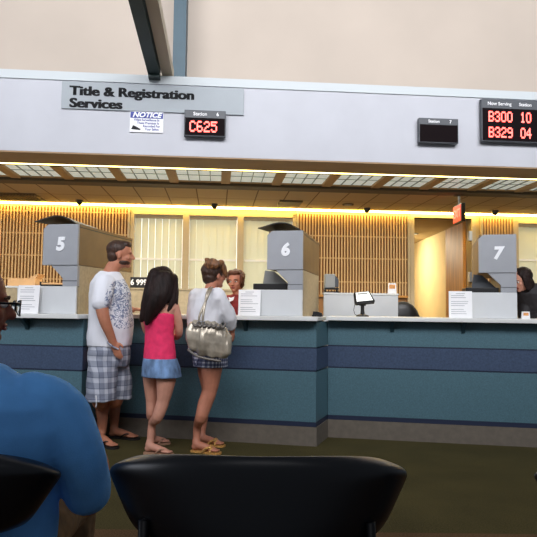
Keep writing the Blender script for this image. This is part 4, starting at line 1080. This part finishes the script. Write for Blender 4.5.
def clerk2():
    Y = 6.02
    def q(px, py, dy=0): return W(px, py, Y + dy)
    c0 = q(546, 300)
    r = person('person', (c0.x, c0.y, 0), 'person in black jacket half hidden behind kiosk 7 at the right photo edge')
    bm = NB(); hc = q(521.5, 280); hf = V((-.95, -.35, -.35)).normalized()
    head_shapes(bm, hc, hf, .96)
    capsule(bm, [q(523, 285, .02), q(526, 292, .05), q(529, 298, .06)], [.048, .048, .07])
    x0, y0 = c0.x, c0.y + .1; yw = R(-115)
    loft(bm, [(V((x0, y0, .80)), .16, .12, yw), (V((x0, y0, 1.1)), .15, .11, yw), (q(531, 297, .08), .15, .09, yw)])
    for e in (-1, 1):
        capsule(bm, [V((x0 + e * .16, y0 - .02, 1.28)), V((x0 + e * .20, y0 - .08, 1.09)), V((x0 + e * .10, y0 - .28, 1.14))], [.045, .036, .024])
        hand_shapes(bm, V((x0 + e * .10, y0 - .27, 1.145)), V((-e * .1, -1, 0)), V((0, 0, -1)), -e, .9, .3)
        capsule(bm, [V((x0 + e * .08, y0, .84)), V((x0 + e * .09, y0, .48)), V((x0 + e * .09, y0 + .02, .09))], [.09, .06, .04])
        foot_shapes(bm, V((x0 + e * .09, y0 + .06, 0)), V((x0 + e * .10, y0 - .19, 0)), V((x0 + e * .09, y0 + .02, .09)), .95, .0)
    body = blob('body', bm, 'skin_fair', r, .007, 2)
    face_parts(hc, hf, .96, r, body)
    s, f, u = axes(hf); Mx = mcols(s, f, u)
    bm = NB(); ell(bm, hc - f * .028 + u * .036, (.092, .100, .090), Mx, 24, 16); ell(bm, hc - f * .05 - u * .05, (.085, .06, .10), Mx)
    for e in (-1, 1): ell(bm, hc + s * e * .076 + f * .005 - u * .02, (.020, .05, .09), Mx)
    blob('hair', bm, 'hair_dark', body, .006, 1, .004, 40)
    bm = NB(); loft(bm, [(V((x0, y0, .78)), .19, .15, yw), (V((x0, y0, 1.08)), .19, .15, yw), (q(530.5, 294, .08), .21, .14, yw), (q(529, 287, .08), .17, .11, yw), (q(527, 283, .07), .09, .08, yw)])
    for e in (-1, 1): capsule(bm, [V((x0 + e * .16, y0 - .02, 1.29)), V((x0 + e * .205, y0 - .08, 1.13)), V((x0 + e * .13, y0 - .2, 1.15))], [.075, .065, .045])
    blob('jacket', bm, 'jacket', r, .008, 2, .005, 12)
    bm = NB()
    for e in (-1, 1): loft(bm, [(V((x0 + e * .09, y0 + .01, .10)), .065, .075, yw), (V((x0 + e * .09, y0, .5)), .085, .09, yw), (V((x0 + e * .07, y0, .86)), .11, .12, yw)])
    blob('trousers', bm, 'jacket', r, .009, 2)
clerk2()

# ---------------------------------------------------------------- seated man in the foreground
def seated():
    Y = 1.66
    def q(px, py, dy=0): return W(px, py, Y + dy)
    hip = q(-14, 560); 
    r = person('person', (hip.x, hip.y + .05, 0), 'person in blue T-shirt and glasses sitting in the left foreground, seen from behind')
    bm = NB(); hc = q(-29, 303); hf = (yawv(33) + V((0, 0, -.04))).normalized()
    head_shapes(bm, hc, hf, 1.0)
    capsule(bm, [q(-34, 332, -.01), q(-34, 352, -.01), q(-28, 385)], [.060, .064, .085])
    yw = R(76)
    x0, y0 = hip.x, hip.y
    loft(bm, [(V((x0, y0, .50)), .17, .13, yw), (V((x0, y0, .66)), .16, .12, yw), (q(-14, 440), .17, .12, yw), (q(-16, 400), .17, .10, yw), (q(-20, 384), .10, .07, yw)])
    capsule(bm, [q(60, 408, -.02), q(76, 450, .0), q(88, 500, .06), V((q(84, 500).x - .02, Y + .20, .70)), V((q(60, 500).x, Y + .34, .72))], [.055, .052, .045, .036, .028])
    hand_shapes(bm, V((q(60, 500).x, Y + .33, .72)), V((-.5, 1, 0)), V((0, 0, -1)), 1, 1, .35)
    capsule(bm, [V((x0 - .20, y0, .96)), V((x0 - .26, y0 + .02, .72)), V((x0 - .20, y0 + .24, .66))], [.055, .045, .03])
    hand_shapes(bm, V((x0 - .20, y0 + .23, .66)), V((.3, 1, 0)), V((0, 0, -1)), -1, 1, .35)
    for e in (-1, 1):
        k = V((x0 - .04 + e * .12, y0 + .46, .50)); a = V((x0 - .04 + e * .12, y0 + .42, .09))
        capsule(bm, [V((x0 + e * .09, y0 + .02, .53)), V(((x0 - .03 + e * .105), y0 + .24, .53)), k, V((a.x, a.y - .0, .33)), a], [.09, .082, .062, .06, .038])
        foot_shapes(bm, V((a.x, a.y - .05, 0)), V((a.x + .03, a.y + .20, 0)), a, 1.05, .0)
    body = blob('body', bm, 'skin_red', r, .006, 3)
    face_parts(hc, hf, 1.0, r, body)
    s, f, u = axes(hf); Mx = mcols(s, f, u)
    bm = NB(); ell(bm, hc - f * .030 + u * .042, (.084, .094, .086), Mx, 24, 16); ell(bm, hc - f * .06 - u * .01, (.074, .05, .075), Mx)
    blob('hair', bm, 'hair_brown', body, .006, 2, .002, 60)
    # glasses
    g = thing('spectacles', hc, 'dark-framed glasses on the face of the person in blue T-shirt', 'glasses')
    def at(a, b, z): return hc + s * a + f * b + u * z
    for e in (-1, 1):
        ring = [at(e * (.036 + .027 * math.cos(t)), .122 - .006 * abs(math.cos(t)), -.006 + .020 * math.sin(t) * (1 if math.sin(t) > 0 else 1.15)) for t in [k * 2 * math.pi / 20 for k in range(21)]]
        bm = NB(); tube(bm, ring, .0022, 8); rim = obj('rim', bm, 'blackmetal', g, smooth=True)
        bm = NB(); c_ = bm.verts.new(at(e * .036, .123, -.007)); vs = [bm.verts.new(p) for p in ring[:-1]]; c2 = bm.verts.new(at(e * .036, .120, -.007))
        vs2 = [bm.verts.new(p - f * .002) for p in ring[:-1]]
        for k in range(20):
            bm.faces.new([c_, vs[k], vs[(k + 1) % 20]]); bm.faces.new([c2, vs2[(k + 1) % 20], vs2[k]]); bm.faces.new([vs[k], vs2[k], vs2[(k + 1) % 20], vs[(k + 1) % 20]])
        obj('lens', bm, 'glass', rim, smooth=True)
        bm = NB(); tube(bm, [at(e * .062, .116, .004), at(e * .078, .100, .004), at(e * .082, .04, .002), at(e * .082, -.015, .0), at(e * .080, -.035, -.02)], [.0035, .0035, .003, .003, .003], 8); obj('temple', bm, 'blackmetal', g, smooth=True)
    bm = NB(); tube(bm, [at(-.009, .117, .002), at(0, .122, .004), at(.009, .117, .002)], .002, 8); obj('bridge', bm, 'blackmetal', g, smooth=True)
    # T-shirt
    bm = NB(); loft(bm, [(V((x0, y0, .56)), .19, .15, yw), (V((x0 , y0, .70)), .185, .15, yw), (q(-10, 468), .200, .15, yw), (q(-10, 425), .235, .145, yw), (q(-10, 402), .225, .130, yw), (q(-14, 386), .175, .105, yw), (q(-20, 374), .11, .085, yw), (q(-25, 364), .08, .075, yw)])
    capsule(bm, [q(34, 398, -.02), q(58, 412, -.02), q(77, 452, -.01), q(87, 492, .03)], [.072, .078, .074, .064])
    capsule(bm, [V((x0 - .16, y0, .99)), V((x0 - .22, y0, .90)), V((x0 - .25, y0 + .02, .78))], [.075, .078, .068])
    blob('t_shirt', bm, 'blue_cotton', r, .008, 3, .007, 9, (1, 1, .7))
    bm = NB()
    loft(bm, [(V((x0, y0 - .01, .475)), .17, .16, yw), (V((x0, y0 - .0, .60)), .175, .15, yw)])
    for e in (-1, 1):
        capsule(bm, [V((x0 + e * .09, y0, .555)), V(((x0 - .03 + e * .105), y0 + .24, .555)), V((x0 - .04 + e * .12, y0 + .45, .52)), V((x0 - .04 + e * .12, y0 + .43, .32)), V((x0 - .04 + e * .12, y0 + .42, .13))], [.10, .10, .085, .075, .06])
    blob('trousers', bm, 'khaki', r, .008, 2, .006, 14)
seated()
# ================================================================== foreground waiting chairs
def tub_chair():
    r = thing('waiting_chair', (0, 0, 0), 'black tub-backed waiting chair in the foreground centre, seen from behind', 'chair')
    # outline of the back panel, half width as a function of height (seen from behind), wrapped forward at the ends
    Wd = .365; z0, z1 = .66, .872
    bm = NB(); nu, nv = 40, 14; front = []; back = []
    for j in range(nv + 1):
        v = j / nv
        if v > .80: hw = Wd * (.90 + .10 * math.sqrt(max(0, 1 - ((v - .80) / .20) ** 2)))
        else: hw = Wd * (.78 + .22 * (v / .80) ** .75)
        rf = []; rb = []
        for i in range(nu + 1):
            a = -1 + 2 * i / nu
            x = hw * math.sin(a * math.pi / 2 * .98) / math.sin(math.pi / 2 * .98)
            zt = z0 + (z1 - z0) * v
            crown = .075 * (abs(a) ** 2.6) * (v ** 1.5)               # top edge falls away at the ends
            z = zt - crown + .0 
            y = .22 * (1 - math.cos(a * math.pi / 2 * .98)) - .03 * (1 - v)
            th = .018 * math.sqrt(max(.06, 1 - (2 * v - 1) ** 6)) * math.sqrt(max(.1, 1 - abs(a) ** 10))
            nx = math.sin(a * math.pi / 2 * .8); ny = -math.cos(a * math.pi / 2 * .8)
            rf.append(bm.verts.new((x + nx * th, y + ny * th, z))); rb.append(bm.verts.new((x - nx * th, y - ny * th, z)))
        front.append(rf); back.append(rb)
    for j in range(nv):
        for i in range(nu):
            bm.faces.new([front[j][i], front[j][i + 1], front[j + 1][i + 1], front[j + 1][i]]); bm.faces.new([back[j][i], back[j + 1][i], back[j + 1][i + 1], back[j][i + 1]])
    for i in range(nu):
        bm.faces.new([front[0][i], back[0][i], back[0][i + 1], front[0][i + 1]]); bm.faces.new([front[nv][i], front[nv][i + 1], back[nv][i + 1], back[nv][i]])
    for j in range(nv):
        bm.faces.new([front[j][0], front[j + 1][0], back[j + 1][0], back[j][0]]); bm.faces.new([front[j][nu], back[j][nu], back[j + 1][nu], front[j + 1][nu]])
    o = obj('backrest', bm, 'blackgloss', r, local=True, smooth=True)
    sd = o.modifiers.new('s', 'SUBSURF'); sd.levels = 1; sd.render_levels = 2
    # seat
    bm = NB(); n = 32; rings = []
    for k, (sc, z) in enumerate(((.9, .415), (1.0, .425), (1.0, .455), (.92, .470), (.5, .462))):
        rings.append([bm.verts.new((.27 * sc * math.copysign(abs(math.cos(t)) ** .6, math.cos(t)), .27 + .24 * sc * math.copysign(abs(math.sin(t)) ** .6, math.sin(t)), z)) for t in [i * 2 * math.pi / n for i in range(n)]])
    for a, b in zip(rings[:-1], rings[1:]):
        for i in range(n): bm.faces.new([a[i], a[(i + 1) % n], b[(i + 1) % n], b[i]])
    bm.faces.new(rings[0][::-1]); bm.faces.new(rings[-1]); obj('seat', bm, 'blackgloss', r, local=True, smooth=True)
    for e in (-1, 1):
        bm = NB(); tube(bm, [(e * .255, .035, .72), (e * .262, .045, .50), (e * .27, .03, 0.0)], .0125, 12); obj('back_leg', bm, 'blackmetal', r, local=True, smooth=True)
        bm = NB(); tube(bm, [(e * .27, .50, .44), (e * .28, .52, 0.0)], .0125, 12); obj('front_leg', bm, 'blackmetal', r, local=True, smooth=True)
        bm = NB(); tube(bm, [(e * .262, .045, .437), (e * .27, .50, .437)], .011, 12); obj('side_rail', bm, 'blackmetal', r, local=True, smooth=True)
    return r
ch = tub_chair(); p = W(257.5, 470, 1.36); ch.location = (p.x, p.y - .0, 0)
c2 = copy_tree(ch); p = W(-130, 470, 1.42); c2.location = (p.x, p.y, 0); c2.rotation_euler = (0, 0, R(-14)); c2['label'] = 'black waiting chair at left on which the person in blue sits'
c3 = copy_tree(ch); p = W(740, 470, 1.36); c3.location = (p.x, p.y, 0); c3['label'] = 'black waiting chair just peeking in at the right photo edge'
